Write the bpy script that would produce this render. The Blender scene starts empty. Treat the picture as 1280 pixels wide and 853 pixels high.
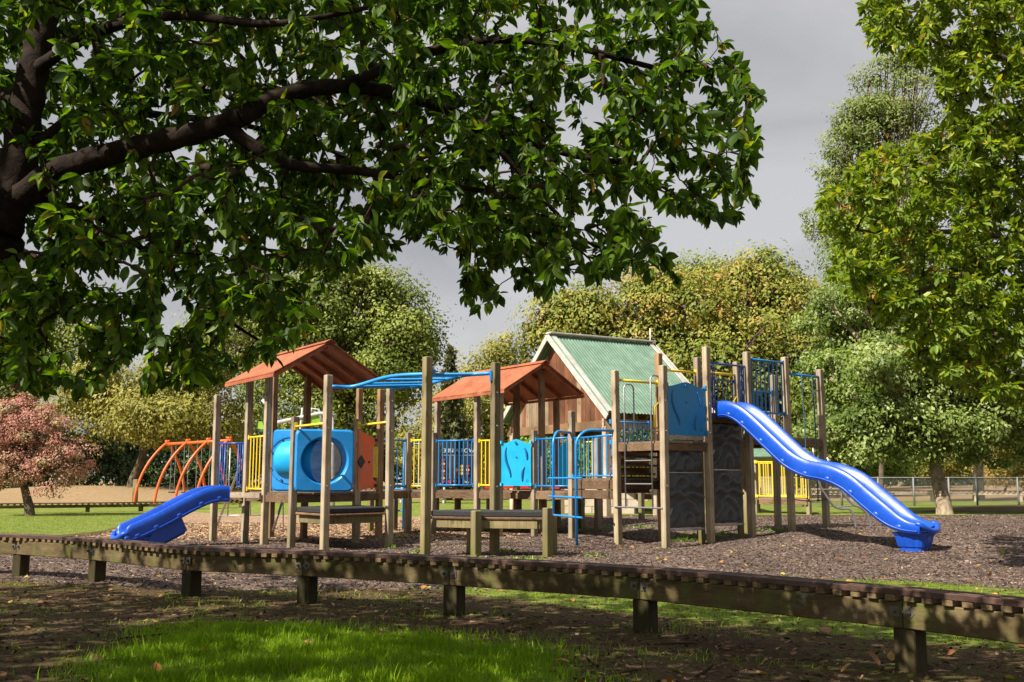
import bpy, math, random
import numpy as np
from mathutils import Matrix, Vector

random.seed(7)
RNG = np.random.default_rng(11)
SC = bpy.context.scene
C = SC.collection
PI = math.pi

# ------------------------------------------------------------------ camera
F = 1244.0            # focal length in photo pixels (1280 wide)
EYE = 1.1
PITCH = math.atan(173.5 / F)
cam_d = bpy.data.cameras.new('camera')
cam_d.sensor_width = 36.0
cam_d.lens = 36.0 * F / 1280.0
cam_d.clip_start = 0.05
cam_d.clip_end = 2000
cam = bpy.data.objects.new('camera', cam_d)
C.objects.link(cam)
cam.location = (0, 0, EYE)
cam.rotation_euler = (PI / 2 + PITCH, 0, 0)
SC.camera = cam

# ------------------------------------------------------------------ sky, sun
SUN_AZ = math.atan2(-0.80, -0.60)      # direction towards the sun, x = right, y = away
SUN_EL = math.radians(47)
sdir = Vector((math.cos(SUN_EL) * -0.80, math.cos(SUN_EL) * -0.60, math.sin(SUN_EL)))
w = bpy.data.worlds.new('World')
SC.world = w
w.use_nodes = True
nt = w.node_tree
for n in list(nt.nodes):
    nt.nodes.remove(n)
wo = nt.nodes.new('ShaderNodeOutputWorld')
bg = nt.nodes.new('ShaderNodeBackground')
sky = nt.nodes.new('ShaderNodeTexSky')
sky.sky_type = 'NISHITA'
sky.sun_disc = False
sky.sun_elevation = SUN_EL
sky.sun_rotation = math.atan2(sdir.x, sdir.y)
tc = nt.nodes.new('ShaderNodeTexCoord')
mp = nt.nodes.new('ShaderNodeMapping')
mp.inputs['Scale'].default_value = (1.0, 1.0, 2.6)
mp.inputs['Rotation'].default_value = (0.15, 0.25, 0.5)
ns = nt.nodes.new('ShaderNodeTexNoise')
ns.inputs['Scale'].default_value = 2.3
ns.inputs['Detail'].default_value = 7
ns.inputs['Roughness'].default_value = 0.5
ns.inputs['Distortion'].default_value = 0.35
cr = nt.nodes.new('ShaderNodeValToRGB')
cr.color_ramp.elements[0].position = 0.36
cr.color_ramp.elements[0].color = (1.55, 1.53, 1.55, 1)
cr.color_ramp.elements[1].position = 0.58
cr.color_ramp.elements[1].color = (2.40, 2.34, 2.30, 1)
mx = nt.nodes.new('ShaderNodeMix')
mx.data_type = 'RGBA'
mx.inputs[0].default_value = 0.93
L = nt.links.new
L(tc.outputs['Generated'], mp.inputs['Vector'])
L(mp.outputs[0], ns.inputs['Vector'])
L(ns.outputs[0], cr.inputs[0])
L(sky.outputs[0], mx.inputs[6])
L(cr.outputs[0], mx.inputs[7])
L(mx.outputs[2], bg.inputs[0])
bg.inputs[1].default_value = 0.10
L(bg.outputs[0], wo.inputs[0])

sun_d = bpy.data.lights.new('sun', 'SUN')
sun_d.energy = 3.7
sun_d.angle = math.radians(0.53)
sun_d.color = (1.0, 0.92, 0.80)
sun = bpy.data.objects.new('sun', sun_d)
C.objects.link(sun)
sun.rotation_euler = sdir.to_track_quat('Z', 'Y').to_euler()

SC.view_settings.view_transform = 'Standard'
SC.view_settings.look = 'None'
SC.view_settings.exposure = 1.34
SC.view_settings.gamma = 1.0
SC.cycles.max_bounces = 6
SC.cycles.diffuse_bounces = 3
SC.cycles.glossy_bounces = 2
SC.cycles.transmission_bounces = 3
SC.cycles.transparent_max_bounces = 6

# ------------------------------------------------------------------ projection and terrain
cp, sp = math.cos(PITCH), math.sin(PITCH)
def ray(px, py):
    dx = (px - 640) / F; dz = (426.5 - py) / F
    return dx, cp - dz * sp, sp + dz * cp
def smooth(t):
    t = np.clip(t, 0, 1); return t * t * (3 - 2 * t)
def gh(x, y):
    """height of the ground"""
    a = (x - 2.5) * 0.788 + (y - 16.5) * 0.616
    z = 0.2 * smooth(a / 4.4)
    z = z + 0.55 * np.exp(-((x + 27) / 14.0) ** 2 - ((y - 62) / 9.0) ** 2)
    z = z + 0.5 * np.exp(-((x - 40) / 22.0) ** 2 - ((y - 75) / 12.0) ** 2)
    return z
def G(px, py):
    """ground point seen at a picture point"""
    d = ray(px, py); z = 0.0
    for _ in range(12):
        t = (z - EYE) / d[2]
        z = 0.5 * z + 0.5 * float(gh(d[0] * t, d[1] * t))
    t = (z - EYE) / d[2]
    return Vector((d[0] * t, d[1] * t, z))
def PD(px, py, Y):
    d = ray(px, py); t = Y / d[1]
    return Vector((d[0] * t, Y, EYE + d[2] * t))
def project(P):
    """N x 3 -> picture x, y (arrays)"""
    x = P[:, 0]; y = P[:, 1]; z = P[:, 2] - EYE
    f = y * cp + z * sp; u = -y * sp + z * cp
    f = np.where(f > 0.05, f, 0.05)
    return 640 + F * x / f, 426.5 - F * u / f
def in_poly(poly, X, Y):
    poly = np.array(poly, float); inside = np.zeros(X.shape, bool)
    n = len(poly); j = n - 1
    for i in range(n):
        xi, yi = poly[i]; xj, yj = poly[j]
        c = ((yi > Y) != (yj > Y)) & (X < (xj - xi) * (Y - yi) / (yj - yi + 1e-12) + xi)
        inside ^= c; j = i
    return inside
def sdist(poly, X, Y):
    poly = np.array(poly, float); d = np.full(X.shape, 1e9); n = len(poly)
    for i in range(n):
        a = poly[i]; b = poly[(i + 1) % n]; ab = b - a
        t = np.clip(((X - a[0]) * ab[0] + (Y - a[1]) * ab[1]) / (ab @ ab + 1e-12), 0, 1)
        d = np.minimum(d, np.hypot(X - a[0] - t * ab[0], Y - a[1] - t * ab[1]))
    return np.where(in_poly(poly, X, Y), d, -d)

# ------------------------------------------------------------------ materials
def newmat(name):
    m = bpy.data.materials.new(name); m.use_nodes = True
    t = m.node_tree; b = t.nodes['Principled BSDF']
    return m, t, b
def N(t, kind, **kw):
    n = t.nodes.new(kind)
    for k, v in kw.items():
        setattr(n, k, v)
    return n
def ramp(t, stops, src=None, interp='LINEAR'):
    r = t.nodes.new('ShaderNodeValToRGB'); r.color_ramp.interpolation = interp
    e = r.color_ramp.elements
    while len(e) > 1: e.remove(e[-1])
    e[0].position = stops[0][0]; e[0].color = tuple(stops[0][1]) + (1,)
    for p, c in stops[1:]:
        q = e.new(p); q.color = tuple(c) + (1,)
    if src is not None: t.links.new(src, r.inputs[0])
    return r
def noise(t, scale, detail=4, rough=0.6, vec=None, dist=0.0):
    n = t.nodes.new('ShaderNodeTexNoise')
    n.inputs['Scale'].default_value = scale; n.inputs['Detail'].default_value = detail
    n.inputs['Roughness'].default_value = rough; n.inputs['Distortion'].default_value = dist
    if vec is not None: t.links.new(vec, n.inputs['Vector'])
    return n
def mixc(t, fac, a, b, mode='MIX'):
    m = t.nodes.new('ShaderNodeMix'); m.data_type = 'RGBA'; m.blend_type = mode
    for i, v in ((0, fac), (6, a), (7, b)):
        if hasattr(v, 'links') or hasattr(v, 'is_linked'): t.links.new(v, m.inputs[i])
        elif i == 0: m.inputs[0].default_value = v
        else: m.inputs[i].default_value = tuple(v) + (1,)
    return m.outputs[2]
def mathn(t, op, a, b=None, clamp=False):
    m = t.nodes.new('ShaderNodeMath'); m.operation = op; m.use_clamp = clamp
    for i, v in ((0, a), (1, b)):
        if v is None: continue
        if hasattr(v, 'is_linked'): t.links.new(v, m.inputs[i])
        else: m.inputs[i].default_value = v
    return m.outputs[0]
def bump(t, b, h, strength=0.3, dist=0.01):
    n = t.nodes.new('ShaderNodeBump'); n.inputs['Strength'].default_value = strength
    n.inputs['Distance'].default_value = dist
    t.links.new(h, n.inputs['Height']); t.links.new(n.outputs[0], b.inputs['Normal'])
def coords(t, scale=(1, 1, 1), kind='Object', rot=(0, 0, 0)):
    c = t.nodes.new('ShaderNodeTexCoord'); m = t.nodes.new('ShaderNodeMapping')
    m.inputs['Scale'].default_value = scale; m.inputs['Rotation'].default_value = rot
    t.links.new(c.outputs[kind], m.inputs['Vector']); return m.outputs[0]

def wood(name, dark, mid, light, axis='z', moss=0.0, rough=0.85):
    m, t, b = newmat(name)
    s = {'z': (22, 22, 0.9), 'x': (0.9, 22, 22), 'y': (22, 0.9, 22)}[axis]
    v = coords(t, s)
    n1 = noise(t, 1.6, 6, 0.65, v, 0.6)
    n2 = noise(t, 1.3, 3, 0.5, coords(t, (1, 1, 1)))
    r = ramp(t, [(0.25, dark), (0.5, mid), (0.78, light)], n1.outputs[0])
    inf = N(t, 'ShaderNodeObjectInfo')
    ov = ramp(t, [(0, (0.72, 0.70, 0.70)), (0.5, (1, 1, 1)), (1, (1.25, 1.18, 1.08))], inf.outputs['Random'])
    c = mixc(t, 1.0, r.outputs[0], ov.outputs[0], 'MULTIPLY')
    st = ramp(t, [(0.35, (0.62, 0.6, 0.58)), (0.62, (1.08, 1.06, 1.04))], n2.outputs[0])
    c = mixc(t, 1.0, c, st.outputs[0], 'MULTIPLY')
    # knots
    vo = N(t, 'ShaderNodeTexVoronoi'); vo.inputs['Scale'].default_value = 1.0
    t.links.new(coords(t, {'z': (9, 9, 2.3), 'x': (2.3, 9, 9), 'y': (9, 2.3, 9)}[axis]), vo.inputs['Vector'])
    kn = ramp(t, [(0.10, (0.35, 0.28, 0.2)), (0.17, (1, 1, 1))], vo.outputs['Distance'])
    c = mixc(t, 0.8, c, kn.outputs[0], 'MULTIPLY')
    if moss > 0:
        geo = N(t, 'ShaderNodeNewGeometry'); sx = N(t, 'ShaderNodeSeparateXYZ')
        t.links.new(geo.outputs['Position'], sx.inputs[0])
        n3 = noise(t, 5, 4, 0.6, coords(t, (1, 1, 0.5)))
        hgt = mathn(t, 'MULTIPLY', sx.outputs[2], -0.9)
        f = mathn(t, 'ADD', mathn(t, 'ADD', hgt, n3.outputs[0]), 0.10, True)
        f = mathn(t, 'MULTIPLY', f, moss, True)
        c = mixc(t, f, c, (0.12, 0.115, 0.03))
    t.links.new(c, b.inputs['Base Color'])
    b.inputs['Roughness'].default_value = rough
    b.inputs['Specular IOR Level'].default_value = 0.25
    bump(t, b, n1.outputs[0], 0.5, 0.004)
    return m
def paint(name, col, rough=0.35, var=0.12, spec=0.5):
    m, t, b = newmat(name)
    n1 = noise(t, 3.5, 5, 0.65, coords(t))
    n2 = noise(t, 45, 3, 0.6, coords(t))
    lo = tuple(c * (1 - var * 1.6) for c in col); hi = tuple(min(1, c * (1 + var) + 0.01) for c in col)
    r = ramp(t, [(0.3, lo), (0.7, hi)], n1.outputs[0])
    t.links.new(r.outputs[0], b.inputs['Base Color'])
    rr = ramp(t, [(0.3, (rough * 0.75,) * 3), (0.75, (min(1, rough * 1.5),) * 3)], n1.outputs[0])
    t.links.new(rr.outputs[0], b.inputs['Roughness'])
    b.inputs['Specular IOR Level'].default_value = spec
    bump(t, b, n2.outputs[0], 0.06, 0.002)
    return m
def worn(name, col):
    m, t, b = newmat(name)
    n1 = noise(t, 2.2, 6, 0.7, coords(t)); n2 = noise(t, 14, 5, 0.75, coords(t, (1, 1, 1)), 0.3); n3 = noise(t, 55, 3, 0.6, coords(t))
    c = ramp(t, [(0.3, tuple(v * 0.75 for v in col)), (0.55, col), (0.8, tuple(min(1, v * 1.12 + 0.018) for v in col))], n1.outputs[0]).outputs[0]
    sc = ramp(t, [(0.60, (0, 0, 0)), (0.74, (1, 1, 1))], n2.outputs[0]).outputs[0]
    c = mixc(t, mathn(t, 'MULTIPLY', sc, 0.28), c, (0.16, 0.22, 0.42))
    t.links.new(c, b.inputs['Base Color'])
    rr = ramp(t, [(0.3, (0.24,) * 3), (0.75, (0.52,) * 3)], n2.outputs[0]); t.links.new(rr.outputs[0], b.inputs['Roughness'])
    bump(t, b, n3.outputs[0], 0.08, 0.002)
    return m
def metal(name, col, rough=0.4, m_=0.9):
    m, t, b = newmat(name)
    n1 = noise(t, 9, 5, 0.7, coords(t))
    r = ramp(t, [(0.3, tuple(c * 0.7 for c in col)), (0.7, col)], n1.outputs[0])
    t.links.new(r.outputs[0], b.inputs['Base Color'])
    b.inputs['Metallic'].default_value = m_; b.inputs['Roughness'].default_value = rough
    return m
def leafmat(name, stops, trans=0.35, rough=0.45, tmul=(1.5, 1.7, 0.6), spec=0.4):
    m, t, b = newmat(name)
    at = N(t, 'ShaderNodeAttribute', attribute_name='tint')
    r = ramp(t, stops, at.outputs['Fac'])
    n1 = noise(t, 60, 2, 0.5, coords(t))
    st = ramp(t, [(0.3, (0.82, 0.82, 0.82)), (0.7, (1.1, 1.1, 1.1))], n1.outputs[0])
    c = mixc(t, 1.0, r.outputs[0], st.outputs[0], 'MULTIPLY')
    t.links.new(c, b.inputs['Base Color'])
    b.inputs['Roughness'].default_value = rough
    b.inputs['Specular IOR Level'].default_value = spec
    tr = N(t, 'ShaderNodeBsdfTranslucent')
    tcx = mixc(t, 1.0, c, tmul, 'MULTIPLY')
    t.links.new(tcx, tr.inputs['Color'])
    ms = N(t, 'ShaderNodeMixShader'); ms.inputs[0].default_value = trans
    out = t.nodes['Material Output']
    t.links.new(b.outputs[0], ms.inputs[1]); t.links.new(tr.outputs[0], ms.inputs[2])
    t.links.new(ms.outputs[0], out.inputs['Surface'])
    return m
def barkmat(name, a, c_, sc=14, stretch=0.25):
    m, t, b = newmat(name)
    n1 = noise(t, sc, 6, 0.7, coords(t, (1, 1, stretch)), 0.5)
    r = ramp(t, [(0.35, a), (0.65, c_)], n1.outputs[0])
    t.links.new(r.outputs[0], b.inputs['Base Color']); b.inputs['Roughness'].default_value = 0.9
    b.inputs['Specular IOR Level'].default_value = 0.15
    bump(t, b, n1.outputs[0], 0.8, 0.02)
    return m

M = {}
M['post'] = wood('post_wood', (0.21, 0.17, 0.115), (0.38, 0.32, 0.235), (0.54, 0.475, 0.375), 'z', 0.7)
M['post_dark'] = wood('post_wood_mossy', (0.13, 0.11, 0.055), (0.25, 0.215, 0.12), (0.37, 0.32, 0.20), 'z', 1.2)
M['post_brown'] = wood('post_wood_brown', (0.17, 0.10, 0.05), (0.29, 0.185, 0.10), (0.42, 0.30, 0.19), 'z', 0.3)
M['deck'] = wood('deck_wood', (0.12, 0.08, 0.05), (0.25, 0.18, 0.12), (0.38, 0.30, 0.21), 'x', 0.0)
M['beam'] = wood('beam_wood', (0.09, 0.055, 0.03), (0.18, 0.115, 0.065), (0.30, 0.21, 0.13), 'x', 0.0)
M['pale_board'] = wood('pale_board', (0.35, 0.27, 0.2), (0.50, 0.42, 0.33), (0.62, 0.54, 0.44), 'x', 0.0)
M['blue'] = paint('blue_rail_paint', (0.010, 0.19, 0.50), 0.35)
M['brightblue'] = paint('bright_blue_tube_paint', (0.008, 0.25, 0.66), 0.3)
M['navy'] = paint('navy_rail_paint', (0.012, 0.07, 0.33), 0.35)
M['cyan'] = paint('cyan_plastic', (0.008, 0.50, 0.88), 0.42, 0.06)
M['tunnel'] = paint('blue_tunnel_plastic', (0.006, 0.23, 0.62), 0.42, 0.08)
M['tubeinner'] = paint('light_blue_tube_plastic', (0.008, 0.36, 0.74), 0.4, 0.06)
M['panel'] = paint('blue_panel_plastic', (0.008, 0.22, 0.50), 0.42, 0.08)
M['groove'] = paint('groove_blue', (0.004, 0.12, 0.36), 0.45, 0.05)
M['slide'] = worn('slide_blue_plastic', (0.006, 0.075, 0.50))
M['yellow'] = paint('yellow_paint', (0.80, 0.58, 0.03), 0.38, 0.1)
M['orange'] = paint('orange_plastic', (0.84, 0.12, 0.012), 0.42, 0.06)
M['swing'] = paint('orange_frame_paint', (0.78, 0.11, 0.012), 0.38, 0.08)
M['redp'] = paint('red_panel_plastic', (0.5, 0.04, 0.015), 0.45, 0.08)
M['green'] = paint('lime_plastic', (0.25, 0.5, 0.03), 0.4)
M['white'] = paint('white_paint', (0.72, 0.71, 0.68), 0.5, 0.1)
M['barge'] = paint('weathered_white_board', (0.50, 0.46, 0.42), 0.6, 0.18)
M['black'] = paint('black_plastic', (0.018, 0.02, 0.022), 0.5)
M['redtok'] = paint('red_token', (0.55, 0.02, 0.06), 0.4)
M['yeltok'] = paint('yellow_token', (0.85, 0.55, 0.04), 0.4)
M['steel'] = metal('galvanised_steel', (0.46, 0.46, 0.47), 0.45, 0.85)
M['fence'] = paint('dull_galvanised_wire', (0.20, 0.21, 0.205), 0.6)
M['fencedark'] = paint('dark_green_post_paint', (0.02, 0.045, 0.035), 0.5)
M['greyp'] = paint('grey_paint', (0.42, 0.42, 0.42), 0.5)
M['rope'] = paint('dark_blue_rope', (0.02, 0.08, 0.14), 0.8)
M['ropeblack'] = paint('black_rope', (0.03, 0.03, 0.035), 0.8)

def m_roof():
    m, t, b = newmat('orange_roof_board')
    n1 = noise(t, 1.0, 5, 0.6, coords(t, (5, 1.5, 3)))
    n2 = noise(t, 30, 4, 0.7, coords(t))
    r = ramp(t, [(0.3, (0.25, 0.066, 0.026)), (0.55, (0.36, 0.105, 0.042)), (0.8, (0.44, 0.15, 0.075))], n1.outputs[0])
    r2 = ramp(t, [(0.3, (0.75, 0.75, 0.75)), (0.6, (1.05, 1.05, 1.05))], n2.outputs[0])
    gr_ = ramp(t, [(0.52, (1, 1, 1)), (0.72, (0.55, 0.55, 0.5))], noise(t, 2.4, 6, 0.7, coords(t)).outputs[0]).outputs[0]
    t.links.new(mixc(t, 0.8, mixc(t, 1.0, r.outputs[0], r2.outputs[0], 'MULTIPLY'), gr_, 'MULTIPLY'), b.inputs['Base Color'])
    b.inputs['Roughness'].default_value = 0.75; bump(t, b, n2.outputs[0], 0.3, 0.004)
    return m
M['roof'] = m_roof()
def m_rubber():
    m, t, b = newmat('black_rubber_mat')
    v = N(t, 'ShaderNodeTexVoronoi'); v.inputs['Scale'].default_value = 70
    t.links.new(coords(t), v.inputs['Vector'])
    r = ramp(t, [(0, (0.012, 0.012, 0.013)), (0.6, (0.035, 0.035, 0.038))], v.outputs['Distance'])
    t.links.new(r.outputs[0], b.inputs['Base Color']); b.inputs['Roughness'].default_value = 0.75; b.inputs['Specular IOR Level'].default_value = 0.25
    bump(t, b, v.outputs['Distance'], 0.6, 0.006)
    return m
M['rubber'] = m_rubber()
def m_wall():
    m, t, b = newmat('climbing_wall_plastic')
    n1 = noise(t, 7, 5, 0.7, coords(t))
    r = ramp(t, [(0.3, (0.042, 0.046, 0.048)), (0.7, (0.080, 0.085, 0.088))], n1.outputs[0])
    t.links.new(r.outputs[0], b.inputs['Base Color']); b.inputs['Roughness'].default_value = 0.5
    
    return m
M['wall'] = m_wall()
def m_greenroof():
    m, t, b = newmat('green_corrugated_iron')
    n1 = noise(t, 1.0, 5, 0.65, coords(t, (3, 3, 0.5)))
    n2 = noise(t, 2.2, 4, 0.6, coords(t))
    r = ramp(t, [(0.3, (0.085, 0.165, 0.115)), (0.6, (0.135, 0.225, 0.165)), (0.85, (0.24, 0.33, 0.265))], n1.outputs[0])
    r2 = ramp(t, [(0.3, (0.85, 0.85, 0.85)), (0.7, (1.12, 1.1, 1.1))], n2.outputs[0])
    t.links.new(mixc(t, 1.0, r.outputs[0], r2.outputs[0], 'MULTIPLY'), b.inputs['Base Color'])
    b.inputs['Roughness'].default_value = 0.55
    return m
M['groof'] = m_greenroof()
def m_rail():
    m, t, b = newmat('rusty_steel_rail')
    n1 = noise(t, 2.5, 6, 0.7, coords(t, (2, 2, 8)))
    r = ramp(t, [(0.3, (0.045, 0.024, 0.018)), (0.55, (0.10, 0.055, 0.042)), (0.8, (0.19, 0.115, 0.095))], n1.outputs[0])
    t.links.new(r.outputs[0], b.inputs['Base Color']); b.inputs['Roughness'].default_value = 0.5
    b.inputs['Metallic'].default_value = 0.25
    return m
M['rail'] = m_rail()
def m_trackbeam():
    m, t, b = newmat('mossy_track_timber')
    n1 = noise(t, 2.0, 6, 0.7, coords(t, (0.7, 0.7, 2.5)), 0.4)
    n2 = noise(t, 5.5, 5, 0.65, coords(t, (1, 1, 0.6)))
    n3 = noise(t, 40, 3, 0.6, coords(t, (0.3, 0.3, 1)))
    r = ramp(t, [(0.3, (0.035, 0.024, 0.012)), (0.5, (0.10, 0.072, 0.033)), (0.75, (0.22, 0.165, 0.095))], n1.outputs[0])
    ms = ramp(t, [(0.50, (0, 0, 0)), (0.66, (1, 1, 1))], n2.outputs[0])
    c = mixc(t, mathn(t, 'MULTIPLY', ms.outputs[0], 0.75), r.outputs[0], (0.11, 0.12, 0.03))
    n4 = noise(t, 3.1, 4, 0.6, coords(t, (1, 1, 1), rot=(1, 0.4, 2)))
    l2 = ramp(t, [(0.66, (0, 0, 0)), (0.72, (1, 1, 1))], n4.outputs[0])
    c = mixc(t, mathn(t, 'MULTIPLY', l2.outputs[0], 0.6), c, (0.30, 0.32, 0.22))
    t.links.new(c, b.inputs['Base Color']); b.inputs['Roughness'].default_value = 0.9
    b.inputs['Specular IOR Level'].default_value = 0.2
    bump(t, b, n3.outputs[0], 0.6, 0.006)
    return m
M['tbeam'] = m_trackbeam()
M['tpost'] = wood('dark_mossy_post', (0.014, 0.010, 0.006), (0.034, 0.025, 0.014), (0.075, 0.06, 0.028), 'z', 0.25)
M['sleeper'] = wood('sleeper_wood', (0.08, 0.055, 0.03), (0.15, 0.105, 0.06), (0.24, 0.18, 0.11), 'y', 0.4)
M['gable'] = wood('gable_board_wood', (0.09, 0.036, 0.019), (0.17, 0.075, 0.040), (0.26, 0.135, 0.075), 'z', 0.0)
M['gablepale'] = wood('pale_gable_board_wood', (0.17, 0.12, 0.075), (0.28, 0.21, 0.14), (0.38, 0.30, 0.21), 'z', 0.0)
M['concrete'] = paint('concrete_block', (0.42, 0.36, 0.28), 0.9, 0.15, 0.2)
M['chip'] = None
def tintmat(name, stops, rough=0.9):
    m, t, b = newmat(name)
    at = N(t, 'ShaderNodeAttribute', attribute_name='tint')
    r = ramp(t, stops, at.outputs['Fac'])
    t.links.new(r.outputs[0], b.inputs['Base Color']); b.inputs['Roughness'].default_value = rough
    b.inputs['Specular IOR Level'].default_value = 0.2
    return m
M['chip'] = tintmat('bark_chip', [(0.0, (0.04, 0.026, 0.020)), (0.45, (0.115, 0.078, 0.060)), (0.85, (0.20, 0.142, 0.112)), (0.97, (0.30, 0.225, 0.175)), (1.0, (0.45, 0.37, 0.29))])
M['chipdry'] = tintmat('dry_wood_chip', [(0.0, (0.12, 0.075, 0.05)), (0.5, (0.33, 0.21, 0.13)), (0.9, (0.52, 0.36, 0.22)), (1.0, (0.62, 0.42, 0.14))])
M['litter'] = tintmat('leaf_litter', [(0.0, (0.045, 0.028, 0.016)), (0.55, (0.12, 0.078, 0.045)), (0.85, (0.24, 0.16, 0.09)), (1.0, (0.34, 0.22, 0.12))])
M['fallen'] = leafmat('fallen_leaf', [(0.0, (0.16, 0.05, 0.02)), (0.4, (0.34, 0.14, 0.04)), (0.7, (0.5, 0.3, 0.06)), (1.0, (0.45, 0.42, 0.06))], 0.15)
M['cherrybark'] = barkmat('cherry_bark', (0.008, 0.005, 0.004), (0.030, 0.019, 0.013), 10, 1.2)
M['twig'] = barkmat('twig_bark', (0.02, 0.012, 0.008), (0.075, 0.045, 0.032), 30, 1)
M['trunk'] = barkmat('tree_bark', (0.06, 0.045, 0.032), (0.16, 0.125, 0.09), 7, 0.4)
M['trunkpale'] = barkmat('mottled_pale_bark', (0.13, 0.095, 0.06), (0.44, 0.36, 0.26), 4.5, 0.6)
M['cherryleaf'] = leafmat('cherry_leaf', [(0.0, (0.022, 0.055, 0.006)), (0.5, (0.070, 0.135, 0.011)), (0.9, (0.15, 0.24, 0.022)), (1.0, (0.36, 0.22, 0.03))], 0.5, 0.45, (1.7, 1.8, 0.35), 0.3)
M['ashleaf'] = leafmat('bright_green_leaf', [(0.0, (0.08, 0.14, 0.014)), (0.5, (0.18, 0.27, 0.025)), (0.85, (0.30, 0.37, 0.04)), (0.97, (0.48, 0.42, 0.05)), (1.0, (0.45, 0.22, 0.06))], 0.42, 0.42, (1.5, 1.45, 0.35), 0.3)
M['pearleaf'] = leafmat('dark_glossy_leaf', [(0.0, (0.05, 0.09, 0.016)), (0.5, (0.16, 0.23, 0.040)), (0.85, (0.28, 0.35, 0.09)), (1.0, (0.42, 0.47, 0.24))], 0.3, 0.45, (1.3, 1.4, 0.45), 0.35)
M['birchleaf'] = leafmat('silver_green_leaf', [(0.0, (0.09, 0.13, 0.02)), (0.6, (0.20, 0.26, 0.055)), (1.0, (0.34, 0.37, 0.13))], 0.3, 0.5, (1.3, 1.3, 0.5), 0.3)
M['oakleaf'] = leafmat('mid_green_leaf', [(0.0, (0.055, 0.085, 0.010)), (0.5, (0.15, 0.20, 0.025)), (1.0, (0.33, 0.36, 0.08))], 0.2, 0.55, (1.3, 1.3, 0.4), 0.25)
M['willowleaf'] = leafmat('olive_green_leaf', [(0.0, (0.10, 0.11, 0.018)), (0.5, (0.24, 0.24, 0.045)), (1.0, (0.42, 0.38, 0.10))], 0.25, 0.55, (1.3, 1.25, 0.4), 0.25)
M['rustleaf'] = leafmat('russet_green_leaf', [(0.0, (0.07, 0.10, 0.014)), (0.5, (0.20, 0.25, 0.035)), (0.85, (0.36, 0.30, 0.06)), (1.0, (0.44, 0.19, 0.07))], 0.2, 0.55, (1.3, 1.2, 0.5), 0.25)
M['pinkleaf'] = leafmat('dusty_pink_leaf', [(0.0, (0.22, 0.13, 0.06)), (0.25, (0.40, 0.17, 0.13)), (0.55, (0.55, 0.28, 0.22)), (0.8, (0.52, 0.40, 0.25)), (1.0, (0.30, 0.31, 0.10))], 0.2, 0.6, (1.2, 1.1, 0.9), 0.2)
M['conifer'] = leafmat('conifer_needles', [(0.0, (0.03, 0.045, 0.014)), (0.6, (0.095, 0.10, 0.03)), (1.0, (0.17, 0.15, 0.06))], 0.12, 0.6)
M['darkleaf'] = leafmat('deep_green_leaf', [(0.0, (0.012, 0.035, 0.012)), (0.6, (0.035, 0.075, 0.022)), (1.0, (0.10, 0.15, 0.04))], 0.2, 0.5)
M['shrubleaf'] = leafmat('fresh_green_leaf', [(0.0, (0.06, 0.13, 0.015)), (0.5, (0.15, 0.27, 0.03)), (1.0, (0.34, 0.40, 0.07))], 0.35, 0.5)
M['goldleaf'] = leafmat('golden_leaf', [(0.0, (0.18, 0.18, 0.04)), (0.5, (0.38, 0.30, 0.08)), (1.0, (0.55, 0.36, 0.14))], 0.3, 0.5)
M['grass'] = leafmat('grass_blade', [(0.0, (0.12, 0.22, 0.006)), (0.5, (0.22, 0.37, 0.010)), (0.9, (0.36, 0.50, 0.025)), (1.0, (0.50, 0.48, 0.15))], 0.45, 0.5, (1.2, 1.25, 0.3), 0.25)
M['lawn'] = leafmat('lawn_blade', [(0.0, (0.10, 0.17, 0.02)), (0.5, (0.19, 0.29, 0.035)), (1.0, (0.36, 0.36, 0.10))], 0.3, 0.6, (1.2, 1.3, 0.5))

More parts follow.
